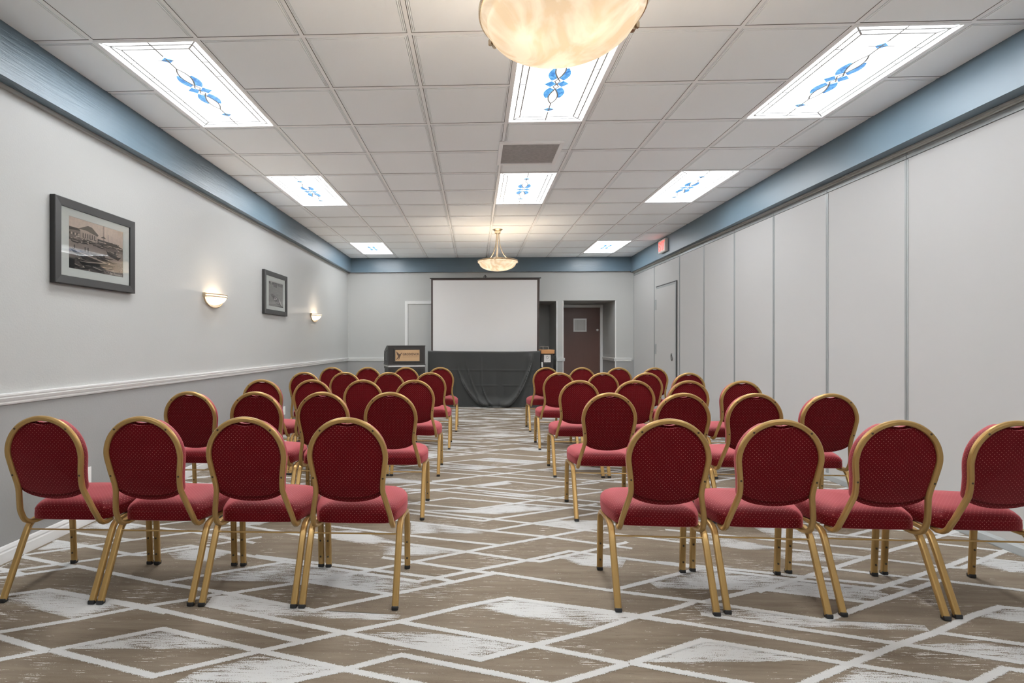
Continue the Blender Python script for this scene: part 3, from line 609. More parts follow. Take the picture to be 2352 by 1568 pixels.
def make_light():
    t = empty('ceiling_light')
    bm = bmesh.new(); a, b = 0.305, 0.61; w = 0.020
    for x0, x1, y0, y1 in ((-a, -a + w, -b, b), (a - w, a, -b, b), (-a + w, a - w, -b, -b + w), (-a + w, a - w, b - w, b)): box(bm, x0, x1, y0, y1, -0.003, 0.05)
    obj('frame', bm, M['tee'], t)
    bm = bmesh.new(); box(bm, -a + w - 0.002, a - w + 0.002, -b + w - 0.002, b - w + 0.002, 0.006, 0.010); obj('diffuser', bm, M['light'], t)
    z = 0.0015
    bm = bmesh.new()
    for ix, iy in ((0.247, 0.552), (0.205, 0.510)):
        for p, q in (((-ix, -iy), (-ix, iy)), ((ix, -iy), (ix, iy)), ((-ix, -iy), (ix, -iy)), ((-ix, iy), (ix, iy))): strip(bm, [p, q], 0.0095, z)
    for sx in (-1, 1):
        for sy in (-1, 1): strip(bm, [(sx * 0.205, sy * 0.510), (sx * 0.283, sy * 0.588)], 0.0095, z)
        for y in (-0.36, -0.18, 0.0, 0.18, 0.36): strip(bm, [(sx * 0.205, y), (sx * 0.247, y)], 0.0070, z)
    def almond(sy): 
        R = [(0.031 * math.sin(PI * min(1, k / 12) ** 0.9), sy * (0.285 - 0.215 * k / 12)) for k in range(13)]
        return R
    for sy in (-1, 1):
        R = almond(sy); strip(bm, R, 0.0095, z); strip(bm, [(-x, y) for x, y in R], 0.0095, z)
        strip(bm, [(0, sy * 0.285), (0, sy * 0.408)], 0.0095, z); strip(bm, [(0, sy * 0.43), (0, sy * 0.588)], 0.0095, z)
        strip(bm, [(-0.075, sy * 0.385), (0.075, sy * 0.385)], 0.0060, z)
        strip(bm, [(0, sy * 0.07), (0.018, sy * 0.035), (0, 0)], 0.0095, z); strip(bm, [(0, sy * 0.07), (-0.018, sy * 0.035), (0, 0)], 0.0095, z)
    obj('leading', bm, M['came'], t)
    def piece(pts):
        bm = bmesh.new(); blob(bm, pts, 0.0022); obj('blue_glass_piece', bm, M['blueglass'], t)
    for sy in (-1, 1):
        for sx in (-1, 1):
            inner = [(sx * (0.001 + 0.030 * math.sin(PI * (0.36 + 0.62 * k / 8))), sy * (0.192 - 0.114 * k / 8)) for k in range(9)]
            outer = [(sx * (0.032 + 0.046 * math.sin(PI * (0.12 + 0.66 * k / 8)) - 0.022 * (k / 8) ** 2), sy * (0.202 - 0.156 * k / 8)) for k in range(9)]
            piece(inner + outer[::-1])
        piece([(-0.040, sy * 0.385), (0, sy * 0.416), (0.040, sy * 0.385), (0, sy * 0.354)])
    for sx in (-1, 1): piece([(sx * 0.004, 0), (sx * 0.038, 0.042), (sx * 0.082, 0), (sx * 0.038, -0.042)])
    return t
LNAMES = {(0, 0): 'nearest row, over the picture wall side', (4, 0): 'nearest row, half hidden behind the big pendant bowl', (7, 0): 'nearest row, over the partition side',
          (0, 4): 'second row, over the picture wall side', (4, 4): 'middle of the second row, just past the air vent', (7, 4): 'second row, over the partition side',
          (0, 10): 'farthest row, over the lectern side', (7, 10): 'farthest row, near the exit sign', (0, -6): 'added unseen fill behind the camera, picture wall side', (4, -6): 'added unseen fill behind the camera, middle', (7, -6): 'added unseen fill behind the camera, partition side'}
lp = make_light(); used = False
for (i, j) in LIGHT_CELLS:
    l = copy_tree(lp) if used else lp; used = True
    l.location = (TX0 + (i + 0.5) * TILE, TY0 + (j + 1) * TILE, CEIL)
    tag(l, 'stained glass ceiling light, ' + LNAMES[(i, j)], 'ceiling light', 'stained glass ceiling lights')
# ---- air vent
t = empty('air_vent', (0.488, 4.818, CEIL - 0.004)); tag(t, 'grey slatted air vent in white frame on the ceiling between two light panels', 'vent')
bm = bmesh.new(); a, b, w = 0.281, 0.281, 0.036
for x0, x1, y0, y1 in ((-a, -a + w, -b, b), (a - w, a, -b, b), (-a + w, a - w, -b, -b + w), (-a + w, a - w, b - w, b)): box(bm, x0, x1, y0, y1, -0.016, 0.004, 0, 0.003)
obj('frame', bm, M['tee'], t)
bm = bmesh.new()
for k in range(26):
    y = -b + w + (k + 0.5) * (2 * b - 2 * w) / 26; prism(bm, [(y - 0.007, 0.003), (y - 0.005, 0.004), (y + 0.007, -0.007), (y + 0.005, -0.008)], 'x', -a + w, a - w)
box(bm, -a + w, a - w, -0.004, 0.004, -0.009, 0.0)
obj('slats', bm, M['vent'], t)
bm = bmesh.new(); box(bm, -a + w, a - w, -b + w, b - w, 0.0042, 0.0062); obj('backing', bm, M['dark'], t)

# ================================================================== PENDANTS
def make_pendant():
    t = empty('pendant_light')     # origin at the ceiling
    zr, R = -0.490, 0.302
    bm = bmesh.new(); lathe(bm, [(0, 0.0), (0.075, 0.0), (0.078, -0.006), (0.068, -0.012), (0.056, -0.020), (0.050, -0.030), (0.047, -0.034), (0.047, -0.058), (0.040, -0.066), (0, -0.066)], 32); obj('canopy', bm, M['brass'], t, True)
    bm = bmesh.new(); sweep(bm, [(0, 0, -0.06), (0, 0, -0.44)], circ(0.009, 10), (1, 0, 0)); lathe(bm, [(0, -0.43), (0.05, -0.43), (0.055, -0.445), (0.03, -0.47), (0, -0.475)], 20); obj('stem', bm, M['brass'], t, True)
    for k in range(3):
        a = 2 * PI * k / 3 + 0.35
        pts = [(0.022, -0.06), (0.026, -0.16), (0.046, -0.26), (0.095, -0.37), (0.175, -0.445), (0.255, -0.474), (R - 0.004, -0.478)]
        pth = catmull([(r * math.cos(a), r * math.sin(a), z) for r, z in pts], 6)
        bm = bmesh.new(); sweep(bm, pth, rrect(0.010, 0.014, 0.003), (-math.sin(a), math.cos(a), 0)); ar = obj('arm', bm, M['brass'], t, True)
        bm = bmesh.new(); box(bm, R - 0.012, R + 0.020, -0.013, 0.013, zr - 0.020, zr + 0.020, 0, 0.003); box(bm, R + 0.016, R + 0.030, -0.020, -0.008, zr - 0.012, zr + 0.010); box(bm, R + 0.016, R + 0.030, 0.008, 0.020, zr - 0.012, zr + 0.010)
        bm.transform(Matrix.Rotation(a, 4, 'Z')); obj('clip', bm, M['brass'], ar)
    bm = bmesh.new(); lathe(bm, [(R - 0.006, zr + 0.010), (R + 0.006, zr + 0.011), (R + 0.008, zr + 0.004), (R + 0.004, zr), (R + 0.008, zr - 0.004), (R + 0.006, zr - 0.011), (R - 0.006, zr - 0.010), (R - 0.006, zr + 0.010)], 72); obj('rim', bm, M['brass'], t, True)
    prof = [(R + 0.001, zr - 0.012), (R - 0.004, zr - 0.022), (R - 0.024, zr - 0.036)]
    for k in range(1, 15):
        a = PI / 2 * k / 14; prof.append(((R - 0.024) * math.cos(a), zr - 0.036 - 0.112 * math.sin(a)))
    bm = bmesh.new(); lathe(bm, prof, 72); obj('glass_bowl', bm, M['alabaster'], t, True, 1.2)
    for k in range(3):
        a = 2 * PI * k / 3 + 0.35 + PI / 3
        bm = bmesh.new(); lathe(bm, [(0, 0.03), (0.014, 0.03), (0.014, 0.005), (0.022, -0.012), (0.028, -0.032), (0.020, -0.052), (0, -0.060)], 16); bm.transform(Matrix.Translation((0.13 * math.cos(a), 0.13 * math.sin(a), zr + 0.005))); obj('bulb', bm, M['bulb'], t, True)
    return t
def point(name, loc, col, watts, rad, parent=None):
    L = bpy.data.lights.new(name, 'POINT'); L.energy = watts; L.color = col; L.shadow_soft_size = rad
    o = bpy.data.objects.new(name, L); COL.objects.link(o); o.location = loc; o.parent = parent; return o
WARM = (1.0, 0.84, 0.67)
pend = make_pendant(); pend.location = (0.322, 1.98, CEIL); tag(pend, 'large alabaster bowl pendant cut off by the top of the photo', 'pendant lamp', 'alabaster pendant lamps')
p2 = copy_tree(pend); p2.location = (0.344, 8.07, CEIL - 0.0005); tag(p2, 'alabaster bowl pendant hanging in front of the projection screen', 'pendant lamp', 'alabaster pendant lamps')
for p in (pend, p2):
    for k in range(3):
        a = 2 * PI * k / 3 + 0.35 + PI / 3
        point('pendant_bulb_light', (0.13 * math.cos(a), 0.13 * math.sin(a), -0.535), WARM, 5.0, 0.035, p)

# ================================================================== WALL SCONCES
def make_sconce():
    t = empty('wall_sconce')       # origin on the wall, bowl opens upward, x is out of the wall
    W, D, H = 0.186, 0.112, 0.098
    prof = [(1.0, 0.0)] + [(math.cos(PI / 2 * k / 12), -H * math.sin(PI / 2 * k / 12)) for k in range(1, 13)]
    bm = bmesh.new(); lathe(bm, [(r, z) for r, z in prof], 32, a0=-PI / 2, a1=PI / 2, sx=D, sy=W); obj('glass_bowl', bm, M['sconce_glass'], t, True, 1.2)
    for z in (0.004, -0.018):
        pth = [(math.cos(a) * (D + 0.004), math.sin(a) * (W + 0.004), z) for a in [-PI / 2 + PI * k / 28 for k in range(29)]]
        bm = bmesh.new(); sweep(bm, pth, rrect(0.010, 0.006, 0.002), (0, 0, 1)); obj('band', bm, M['brass'], t, True)
    pth = [(0.010, math.sin(a) * (W + 0.010), -0.01 - math.cos(a) * (H + 0.014)) for a in [-PI / 2 + PI * k / 28 for k in range(29)]]
    bm = bmesh.new(); sweep(bm, pth, rrect(0.016, 0.008, 0.002), (1, 0, 0)); obj('hoop', bm, M['brass'], t, True)
    for s in (-1, 1):
        bm = bmesh.new(); box(bm, 0.0, 0.030, s * (W + 0.006) - 0.012, s * (W + 0.006) + 0.012, -0.028, 0.014, 0, 0.003); obj('bracket', bm, M['brass'], t)
    bm = bmesh.new(); lathe(bm, [(0, 0.035), (0.012, 0.03), (0.015, 0.012), (0.012, -0.02), (0, -0.02)], 14); bm.transform(Matrix.Translation((0.045, 0, -0.035))); obj('bulb', bm, M['bulb'], t, True)
    return t
s1 = make_sconce(); s1.location = (XL + 0.001, 5.190, 1.700); tag(s1, 'half bowl wall sconce between the two framed pictures', 'wall lamp', 'glass wall sconces')
s2 = copy_tree(s1); s2.location = (XL + 0.001, 8.50, 1.684); tag(s2, 'half bowl wall sconce beyond both pictures, nearest the lectern', 'wall lamp', 'glass wall sconces')
for s in (s1, s2): point('sconce_bulb_light', (0.045, 0, 0.010), WARM, 2.2, 0.018, s)

# ================================================================== PICTURES ON THE LEFT WALL
def picture(name, y0, y1, z0, z1, fw, mat_in, label, draw):
    """outer rect, frame width, mat inner rect (y0,y1,z0,z1)"""
    t = empty(name, (XL, (y0 + y1) / 2, z0)); t_loc = Vector(t.location); tag(t, label, 'picture', 'framed pictures on the wall')
    def off(bm): bm.transform(Matrix.Translation(-t_loc)); return bm
    X0, X1 = XL + 0.001, XL + 0.036
    bm = bmesh.new()
    o_ = [(y0, z0), (y1, z0), (y1, z1), (y0, z1)]; i_ = [(y0 + fw, z0 + fw), (y1 - fw, z0 + fw), (y1 - fw, z1 - fw), (y0 + fw, z1 - fw)]
    V = {}
    for nm, ring, x in (('ob', o_, X0), ('of', o_, X1 - 0.003), ('om', [(y + (0.004 if y == y0 else -0.004), z + (0.004 if z == z0 else -0.004)) for y, z in o_], X1), ('if', i_, X1 - 0.004), ('ib', i_, X0 + 0.016), ('bk', i_, X0)):
        V[nm] = [bm.verts.new((x, y, z)) for y, z in ring]
    for A, B in (('ob', 'of'), ('of', 'om'), ('om', 'if'), ('if', 'ib'), ('ib', 'bk'), ('bk', 'ob')):
        for k in range(4): bm.faces.new((V[A][k], V[A][(k + 1) % 4], V[B][(k + 1) % 4], V[B][k]))
    obj('frame', off(bm), M['frame_dark'], t)
    my0, my1, mz0, mz1 = mat_in
    bm = bmesh.new(); xm = X0 + 0.0215
    for a in ((y0 + fw - 0.004, y1 - fw + 0.004, z0 + fw - 0.004, mz0), (y0 + fw - 0.004, y1 - fw + 0.004, mz1, z1 - fw + 0.004), (y0 + fw - 0.004, my0, mz0, mz1), (my1, y1 - fw + 0.004, mz0, mz1)): box(bm, xm - 0.004, xm, a[0], a[1], a[2], a[3])
    obj('mat_board', off(bm), M['matboard'], t)
    bm, mats = draw(xm - 0.0035, my0 - 0.004, my1 + 0.004, mz0 - 0.004, mz1 + 0.004); obj('print', off(bm), mats, t, recalc=False)
    bm = bmesh.new(); quad(bm, [(xm + 0.004, y0 + fw - 0.002, z0 + fw - 0.002), (xm + 0.004, y1 - fw + 0.002, z0 + fw - 0.002), (xm + 0.004, y1 - fw + 0.002, z1 - fw + 0.002), (xm + 0.004, y0 + fw - 0.002, z1 - fw + 0.002)]); obj('glazing', off(bm), M['pane'], t, recalc=False)
    return t
def tones(name, tint, n=8):
    return [simple('%s_tone' % name, tuple((0.022 + 0.96 * (k / (n - 1)) ** 1.7) * c for c in tint), 0.7, var=0.18, vscale=45) for k in range(n)]
SEPIA = tones('sepia_print', (1.0, 0.86, 0.77)); GREY = tones('silver_print', (1.0, 1.0, 0.98))
class Sheet:
    def __init__(s, x, y0, y1, z0, z1): s.bm = bmesh.new(); s.x = x; s.y0, s.y1, s.z0, s.z1 = y0, y1, z0, z1; s.k = 0
    def P(s, u, v): return (s.x + s.k * 0.000012, s.y0 + (s.y1 - s.y0) * min(1, max(0, u)), s.z0 + (s.z1 - s.z0) * min(1, max(0, v)))
    def poly(s, pts, tone): quad(s.bm, [s.P(u, v) for u, v in pts], tone); s.k += 1
    def rect(s, u0, u1, v0, v1, tone): s.poly([(u0, v0), (u1, v0), (u1, v1), (u0, v1)], tone)
    def boat(s, u, v, L, h, tilt, hull, deck):
        c, d = math.cos(tilt), math.sin(tilt) * 1.5
        f = lambda a, b: (u + a * c, v + a * d + b)
        s.poly([f(0, h), f(L * 0.12, 0), f(L * 0.8, -h * 0.1), f(L, h * 0.9)], hull); s.poly([f(0.02 * L, h), f(L * 0.3, h * 0.72), f(L * 0.75, h * 0.70), f(L * 0.97, h * 0.88), f(L * 0.6, h * 0.98)], deck)
def harbour(x, y0, y1, z0, z1):
    s = Sheet(x, y0, y1, z0, z1); r = random.Random(3)
    s.rect(0, 1, 0, 1, 6); s.rect(0, 1, 0, 0.62, 3); s.rect(0.0, 0.62, 0.40, 0.56, 4); s.rect(0.5, 1, 0.30, 0.50, 4)
    s.poly([(0, 0.60), (0.24, 0.62), (0.24, 0.76), (0.16, 0.80), (0, 0.80)], 3); s.poly([(0, 0.80), (0.17, 0.80), (0.20, 0.76), (0, 0.74)], 1)
    for k in range(7): s.rect(0.02 + 0.03 * k, 0.035 + 0.03 * k, 0.66, 0.70, 6 if k % 2 else 1)
    s.poly([(0.20, 0.62), (0.49, 0.64), (0.49, 0.80), (0.32, 0.82), (0.20, 0.78)], 5); s.poly([(0.15, 0.79), (0.33, 0.90), (0.40, 0.89), (0.52, 0.77), (0.50, 0.74), (0.30, 0.80)], 2)
    for k in range(6): s.rect(0.24 + 0.04 * k, 0.252 + 0.04 * k, 0.65, 0.74, 1)
    s.poly([(0.5, 0.60), (1, 0.56), (1, 0.62), (0.86, 0.68), (0.66, 0.69), (0.5, 0.70)], 2); s.rect(0.68, 0.98, 0.60, 0.613, 6); s.rect(0.52, 0.66, 0.64, 0.655, 6)
    s.poly([(0.56, 0.74), (0.615, 0.78), (0.66, 0.74)], 1); s.rect(0.612, 0.622, 0.50, 0.99, 2); s.rect(0.70, 0.705, 0.66, 0.84, 2); s.rect(0.60, 0.606, 0.72, 0.99, 4)
    s.rect(0, 0.66, 0.555, 0.60, 1)
    for k in range(16): u = r.uniform(0, 0.60); s.boat(u, r.uniform(0.52, 0.60), r.uniform(0.08, 0.16), 0.035, r.uniform(-0.1, 0.05), r.choice((1, 2, 2)), r.choice((5, 6, 4)))
    for u in (0.09, 0.27, 0.32): s.rect(u, u + 0.02, 0.36, 0.47, 1)
    s.boat(0.66, 0.42, 0.30, 0.09, -0.18, 1, 6); s.boat(0.70, 0.47, 0.20, 0.05, -0.18, 2, 5); s.rect(0.82, 0.85, 0.46, 0.52, 1)
    s.rect(0, 1, 0, 0.22, 2); s.poly([(0.62, 0.0), (1, 0), (1, 0.26), (0.72, 0.24)], 3)
    for k in range(26):
        u = r.uniform(-0.02, 0.62); v = r.uniform(0.02, 0.36); s.boat(u, v, r.uniform(0.14, 0.34), r.uniform(0.03, 0.07), r.uniform(-0.22, 0.10), r.choice((0, 1, 1, 2)), r.choice((3, 4, 5, 6)))
    for k in range(110):
        u = r.uniform(0, 0.98); v = r.choice((r.uniform(0.02, 0.34), r.uniform(0.54, 0.68))); d = r.uniform(0.006, 0.03)
        s.poly([(u, v), (u + d, v - 0.004), (u + d, v + 0.006 + d * 0.3), (u, v + 0.008)], r.choice((0, 1, 2, 5, 6, 7)))
    s.boat(0.05, 0.30, 0.80, 0.08, -0.14, 1, 5); s.boat(0.16, 0.10, 0.55, 0.07, 0.10, 0, 5); s.rect(0, 0.10, 0.0, 0.20, 0); s.rect(0.60, 0.63, 0.28, 0.40, 1)
    tb = text_bm('San Francisco', 0.024, 0.0004, 0.3, 0.0, 'RIGHT'); me = bpy.data.meshes.new('tmp'); tb.to_mesh(me); tb.free()
    vmap = [s.bm.verts.new((x + 0.0016, y0 + (y1 - y0) * 0.97 + v.co.x, z0 + (z1 - z0) * 0.05 + v.co.y)) for v in me.vertices]
    for p in me.polygons:
        try: s.bm.faces.new([vmap[i] for i in p.vertices]).material_index = 7
        except ValueError: pass
    bpy.data.meshes.remove(me)
    return s.bm, SEPIA
def island(x, y0, y1, z0, z1):
    s = Sheet(x, y0, y1, z0, z1); r = random.Random(5)
    s.rect(0, 1, 0, 1, 4); s.rect(0, 1, 0.95, 1, 6); s.poly([(0, 0.86), (1, 0.82), (1, 0.96), (0, 0.95)], 3)
    for k in range(60): u = r.uniform(0, 0.95); s.rect(u, u + r.uniform(0.01, 0.05), 0.84 + r.uniform(0, 0.09), 0.86 + r.uniform(0, 0.09), r.choice((1, 2, 3, 5)))
    s.poly([(0.33, 0.78), (0.56, 0.76), (0.56, 0.93), (0.33, 0.94)], 2)
    for k in range(5): s.rect(0.35 + 0.042 * k, 0.362 + 0.042 * k, 0.78, 0.92, 4)
    for k in range(24): v = r.uniform(0.1, 0.75); u = r.uniform(0, 0.7); s.rect(u, u + r.uniform(0.1, 0.3), v, v + 0.006, r.choice((4, 5, 3)))
    s.poly([(0.13, 0.46), (0.26, 0.50), (0.62, 0.36), (0.86, 0.14), (0.93, 0.08), (0.78, 0.06), (0.55, 0.12), (0.30, 0.28)], 3)
    for k in range(70):
        t = r.random(); u = 0.16 + 0.70 * t + r.uniform(-0.03, 0.05); v = 0.46 - 0.36 * t + r.uniform(-0.08, 0.07); d = r.uniform(0.012, 0.035)
        s.poly([(u, v), (u + d, v - d * 0.5), (u + d * 1.2, v + d * 0.6), (u + d * 0.2, v + d)], r.choice((0, 1, 1, 2, 6, 7, 7)))
    s.poly([(0.70, 0.32), (0.73, 0.33), (0.92, 0.07), (0.88, 0.07)], 7); s.poly([(0.4, 0.03), (1, 0.0), (1, 0.06), (0.7, 0.045)], 1)
    return s.bm, GREY
picture('framed_picture', 3.160, 3.930, 1.602, 2.149, 0.054, (3.288, 3.808, 1.711, 2.046), 'sepia harbour photograph with boats in a charcoal frame, nearer the camera', harbour)
picture('framed_picture', 6.405, 7.196, 1.588, 2.136, 0.060, (6.566, 7.062, 1.697, 2.022), 'black and white island photograph in a charcoal frame, between the two sconces', island)

# ---- outlets on the left wall
for (y, z, lb) in ((3.47, 0.322, 'white wall outlet low on the picture wall behind the nearest chairs'), (7.15, 0.29, 'white wall outlet low on the picture wall beside the farther chair rows')):
    bm = bmesh.new(); box(bm, XL + 0.0005, XL + 0.007, y - 0.037, y + 0.037, z - 0.058, z + 0.058, 0, 0.002); o = obj('wall_outlet', bm, M['outlet']); tag(o, lb, 'outlet', 'wall outlets')
    for dz in (0.024, -0.024):
        bm = bmesh.new(); box(bm, XL + 0.007, XL + 0.011, y - 0.016, y + 0.016, z + dz - 0.014, z + dz + 0.014, 0, 0.003); obj('socket', bm, M['outlet'], o)

# ================================================================== EXIT SIGN
t = empty('exit_sign', (xbeam(8.77) - 0.001, 8.77, 2.708)); tag(t, 'red lettered exit sign on the blue beam above the partition door', 'exit sign')
bm = bmesh.new(); box(bm, -0.048, 0.0, -0.158, 0.158, 0.0, 0.212, 0, 0.006); obj('housing', bm, M['signbox'], t)
bm = bmesh.new(); box(bm, -0.051, -0.047, -0.148, 0.148, 0.010, 0.202); fp = obj('face_plate', bm, M['outlet'], t)
bm = text_bm('EXIT', 0.168, 0.0015, 0, 0.0015); w = max(v.co.x for v in bm.verts) - min(v.co.x for v in bm.verts); k = 0.262 / w
hy = max(v.co.y for v in bm.verts) - min(v.co.y for v in bm.verts); cyv = (max(v.co.y for v in bm.verts) + min(v.co.y for v in bm.verts)) / 2; kz = 0.150 / hy
for v in bm.verts: v.co = Vector((-0.0525 - v.co.z, -v.co.x * k, 0.106 + (v.co.y - cyv) * kz))
obj('lettering', bm, M['exit_red'], fp)

# ================================================================== LECTERN
t = empty('lectern', (-1.262, 9.32, 0), math.radians(19)); tag(t, 'black wooden lectern with a brass GROSVENOR plate, left of the screen', 'lectern')
W, D = 0.325, 0.235
bm = bmesh.new()
box(bm, -W + 0.01, W - 0.01, -D + 0.01, D - 0.01, 0.06, 0.790, 0, 0.004); box(bm, -W, W, -D, D, 0.0, 0.07, 0, 0.006); box(bm, -W, W, -D, D, 0.765, 0.805, 0, 0.006)
for x0, x1 in ((-W, -W + 0.06), (W - 0.06, W)): box(bm, x0, x1, -D - 0.004, -D + 0.02, 0.06, 0.78, 0, 0.003)
box(bm, -W + 0.06, W - 0.06, -D - 0.004, -D + 0.02, 0.70, 0.78, 0, 0.003); box(bm, -W + 0.06, W - 0.06, -D - 0.004, -D + 0.02, 0.06, 0.15, 0, 0.003)
obj('pedestal', bm, M['lectern'], t)
bm = bmesh.new(); box(bm, -W + 0.004, W - 0.004, -D + 0.004, D - 0.004, 0.805, 0.832); obj('light_strip', bm, M['white'], t)
side = [(-D, 0.832), (-D, 1.176), (-0.05, 1.176), (D, 1.070), (D, 0.832)]
bm = bmesh.new(); prism(bm, side, 'x', -W, W); 
bmesh.ops.bevel(bm, geom=bm.edges[:], offset=0.006, segments=2, affect='EDGES'); tb_ = obj('desk_box', bm, M['lectern'], t)
bm = bmesh.new(); box(bm, -W - 0.006, W + 0.006, -D - 0.008, D, 0.832, 0.852, 0, 0.004); box(bm, -W - 0.004, W + 0.004, -D - 0.007, -D + 0.02, 1.156, 1.176, 0, 0.004); obj('moulding', bm, M['lectern'], tb_)
for s in (-1, 1):
    bm = bmesh.new()
    ring = [(-D + 0.05, 0.90), (-D + 0.05, 1.115), (-0.06, 1.115), (D - 0.05, 1.040), (D - 0.05, 0.90)]; inn = [(-D + 0.07, 0.915), (-D + 0.07, 1.095), (-0.065, 1.095), (D - 0.07, 1.028), (D - 0.07, 0.915)]
    x = s * (W + 0.0008); n = 5
    a = [bm.verts.new((x, p[0], p[1])) for p in ring]; b = [bm.verts.new((x + s * 0.004, p[0], p[1])) for p in inn]; c = [bm.verts.new((x - s * 0.001, 0.02 + (p[0] - 0.02) * 0.9, 1.0 + (p[1] - 1.0) * 0.9)) for p in inn]
    for q in range(n): bm.faces.new((a[q], a[(q + 1) % n], b[(q + 1) % n], b[q])); bm.faces.new((b[q], b[(q + 1) % n], c[(q + 1) % n], c[q]))
    bm.faces.new(c); obj('side_panel', bm, M['lectern'], tb_)
bm = bmesh.new()
px0, px1, pz0, pz1 = -0.205, 0.225, 0.905, 1.100
for a in ((px0 - 0.03, px1 + 0.03, pz0 - 0.025, pz0), (px0 - 0.03, px1 + 0.03, pz1, pz1 + 0.025), (px0 - 0.03, px0, pz0, pz1), (px1, px1 + 0.03, pz0, pz1)): box(bm, a[0], a[1], -D - 0.012, -D, a[2], a[3], 0, 0.003)
fr = obj('sign_frame', bm, M['lectern'], tb_)
bm = bmesh.new(); box(bm, px0, px1, -D - 0.006, -D, pz0, pz1); pl = obj('sign_plate', bm, M['plate'], fr)
bm = text_bm('GROSVENOR', 0.05, 0.0012, 0, 0.0006); w = max(v.co.x for v in bm.verts) - min(v.co.x for v in bm.verts); k = 0.290 / w
for v in bm.verts: v.co = Vector((0.068 + v.co.x * k, -D - 0.0068 - v.co.z, 1.022 + v.co.y * k * 1.15))
box(bm, -0.075, 0.205, -D - 0.0072, -D - 0.006, 0.976, 0.979)
# winged bird mark
for poly in ([(-0.190, 1.075), (-0.150, 1.040), (-0.128, 1.020), (-0.150, 0.985), (-0.175, 1.020)], [(-0.150, 1.000), (-0.118, 1.030), (-0.100, 1.036), (-0.094, 1.030), (-0.108, 1.020), (-0.115, 0.990), (-0.135, 0.968), (-0.165, 0.965)], [(-0.165, 0.966), (-0.140, 0.970), (-0.185, 0.925), (-0.192, 0.930)], [(-0.140, 0.972), (-0.125, 0.974), (-0.140, 0.930), (-0.150, 0.932)], [(-0.112, 1.032), (-0.096, 1.052), (-0.088, 1.050), (-0.096, 1.028)]):
    prism(bm, poly, 'y', -D - 0.0075, -D - 0.006)
obj('lettering', bm, M['ink'], pl)

# ================================================================== PROJECTION SCREEN
t = empty('projection_screen', (0.198, 10.42, 0)); tag(t, 'white pull-up projection screen with dark border behind the black draped counter', 'projection screen')
def tx(x): return x - 0.198
bm = bmesh.new(); quad(bm, [(tx(-0.838), 0, 0.62), (tx(1.214), 0, 0.62), (tx(1.224), 0, 2.462), (tx(-0.840), 0, 2.462)]); bm2 = bm
r = bmesh.ops.extrude_face_region(bm, geom=bm.faces[:]); bmesh.ops.translate(bm, verts=[v for v in r['geom'] if isinstance(v, bmesh.types.BMVert)], vec=(0, 0.003, 0))
sf = obj('screen_fabric', bm, M['screen'], t)
bm = bmesh.new()
for pts in ([(-0.874, 2.478), (-0.872, 0.60), (-0.838, 0.60), (-0.840, 2.462)], [(1.224, 2.462), (1.214, 0.60), (1.248, 0.60), (1.272, 2.478)], [(-0.874, 2.490), (-0.874, 2.462), (1.272, 2.462), (1.272, 2.490)]):
    prism(bm, [(tx(x), z) for x, z in pts], 'y', -0.0012, 0.0042)
obj('border', bm, M['screen_border'], sf)
bm = bmesh.new(); sweep(bm, [(tx(-0.902), 0.002, 2.500), (tx(1.298), 0.002, 2.500)], rrect(0.020, 0.022, 0.006), (0, 0, 1)); obj('top_bar', bm, M['black'], t)
bm = bmesh.new(); sweep(bm, [(0, 0.03, 0.3), (0, 0.03, 2.55)], rrect(0.024, 0.024, 0.005), (1, 0, 0)); obj('pole', bm, M['black'], t)
bm = bmesh.new(); sweep(bm, catmull([(-0.035, 0.0, 2.512), (-0.030, 0, 2.53), (-0.012, 0, 2.545), (0, 0.0, 2.548), (0.012, 0, 2.545), (0.030, 0, 2.53), (0.035, 0, 2.512)], 4), circ(0.005, 8), (0, 1, 0)); box(bm, -0.012, 0.012, -0.008, 0.03, 2.51, 2.560); obj('hook', bm, M['black'], t)
bm = bmesh.new(); sweep(bm, [(tx(-0.88), 0.002, 0.59), (tx(1.26), 0.002, 0.59)], rrect(0.06, 0.06, 0.02), (0, 0, 1)); obj('case', bm, M['black'], t)
for dx, dy in ((-0.42, -0.06), (0.42, -0.06), (0.0, 0.30)):
    bm = bmesh.new(); sweep(bm, [(0, 0.03, 0.50), (dx, 0.03 + dy, 0.014)], rrect(0.022, 0.012, 0.003), (0, 1, 0.01)); obj('leg', bm, M['black'], t)

# ================================================================== DRAPED COUNTER
t = empty('serving_counter', (0.165, 10.17, 0)); tag(t, 'long black counter hidden under the black cloth below the screen', 'counter')
bm = bmesh.new(); box(bm, -1.055, 1.050, -0.130, 0.130, 1.012, 1.046, 0, 0.004); obj('counter_top', bm, M['black'], t)
for x in (-0.98, 0.98):
    bm = bmesh.new(); box(bm, x - 0.03, x + 0.03, -0.10, 0.10, 0.0, 1.012); obj('support', bm, M['black'], t)
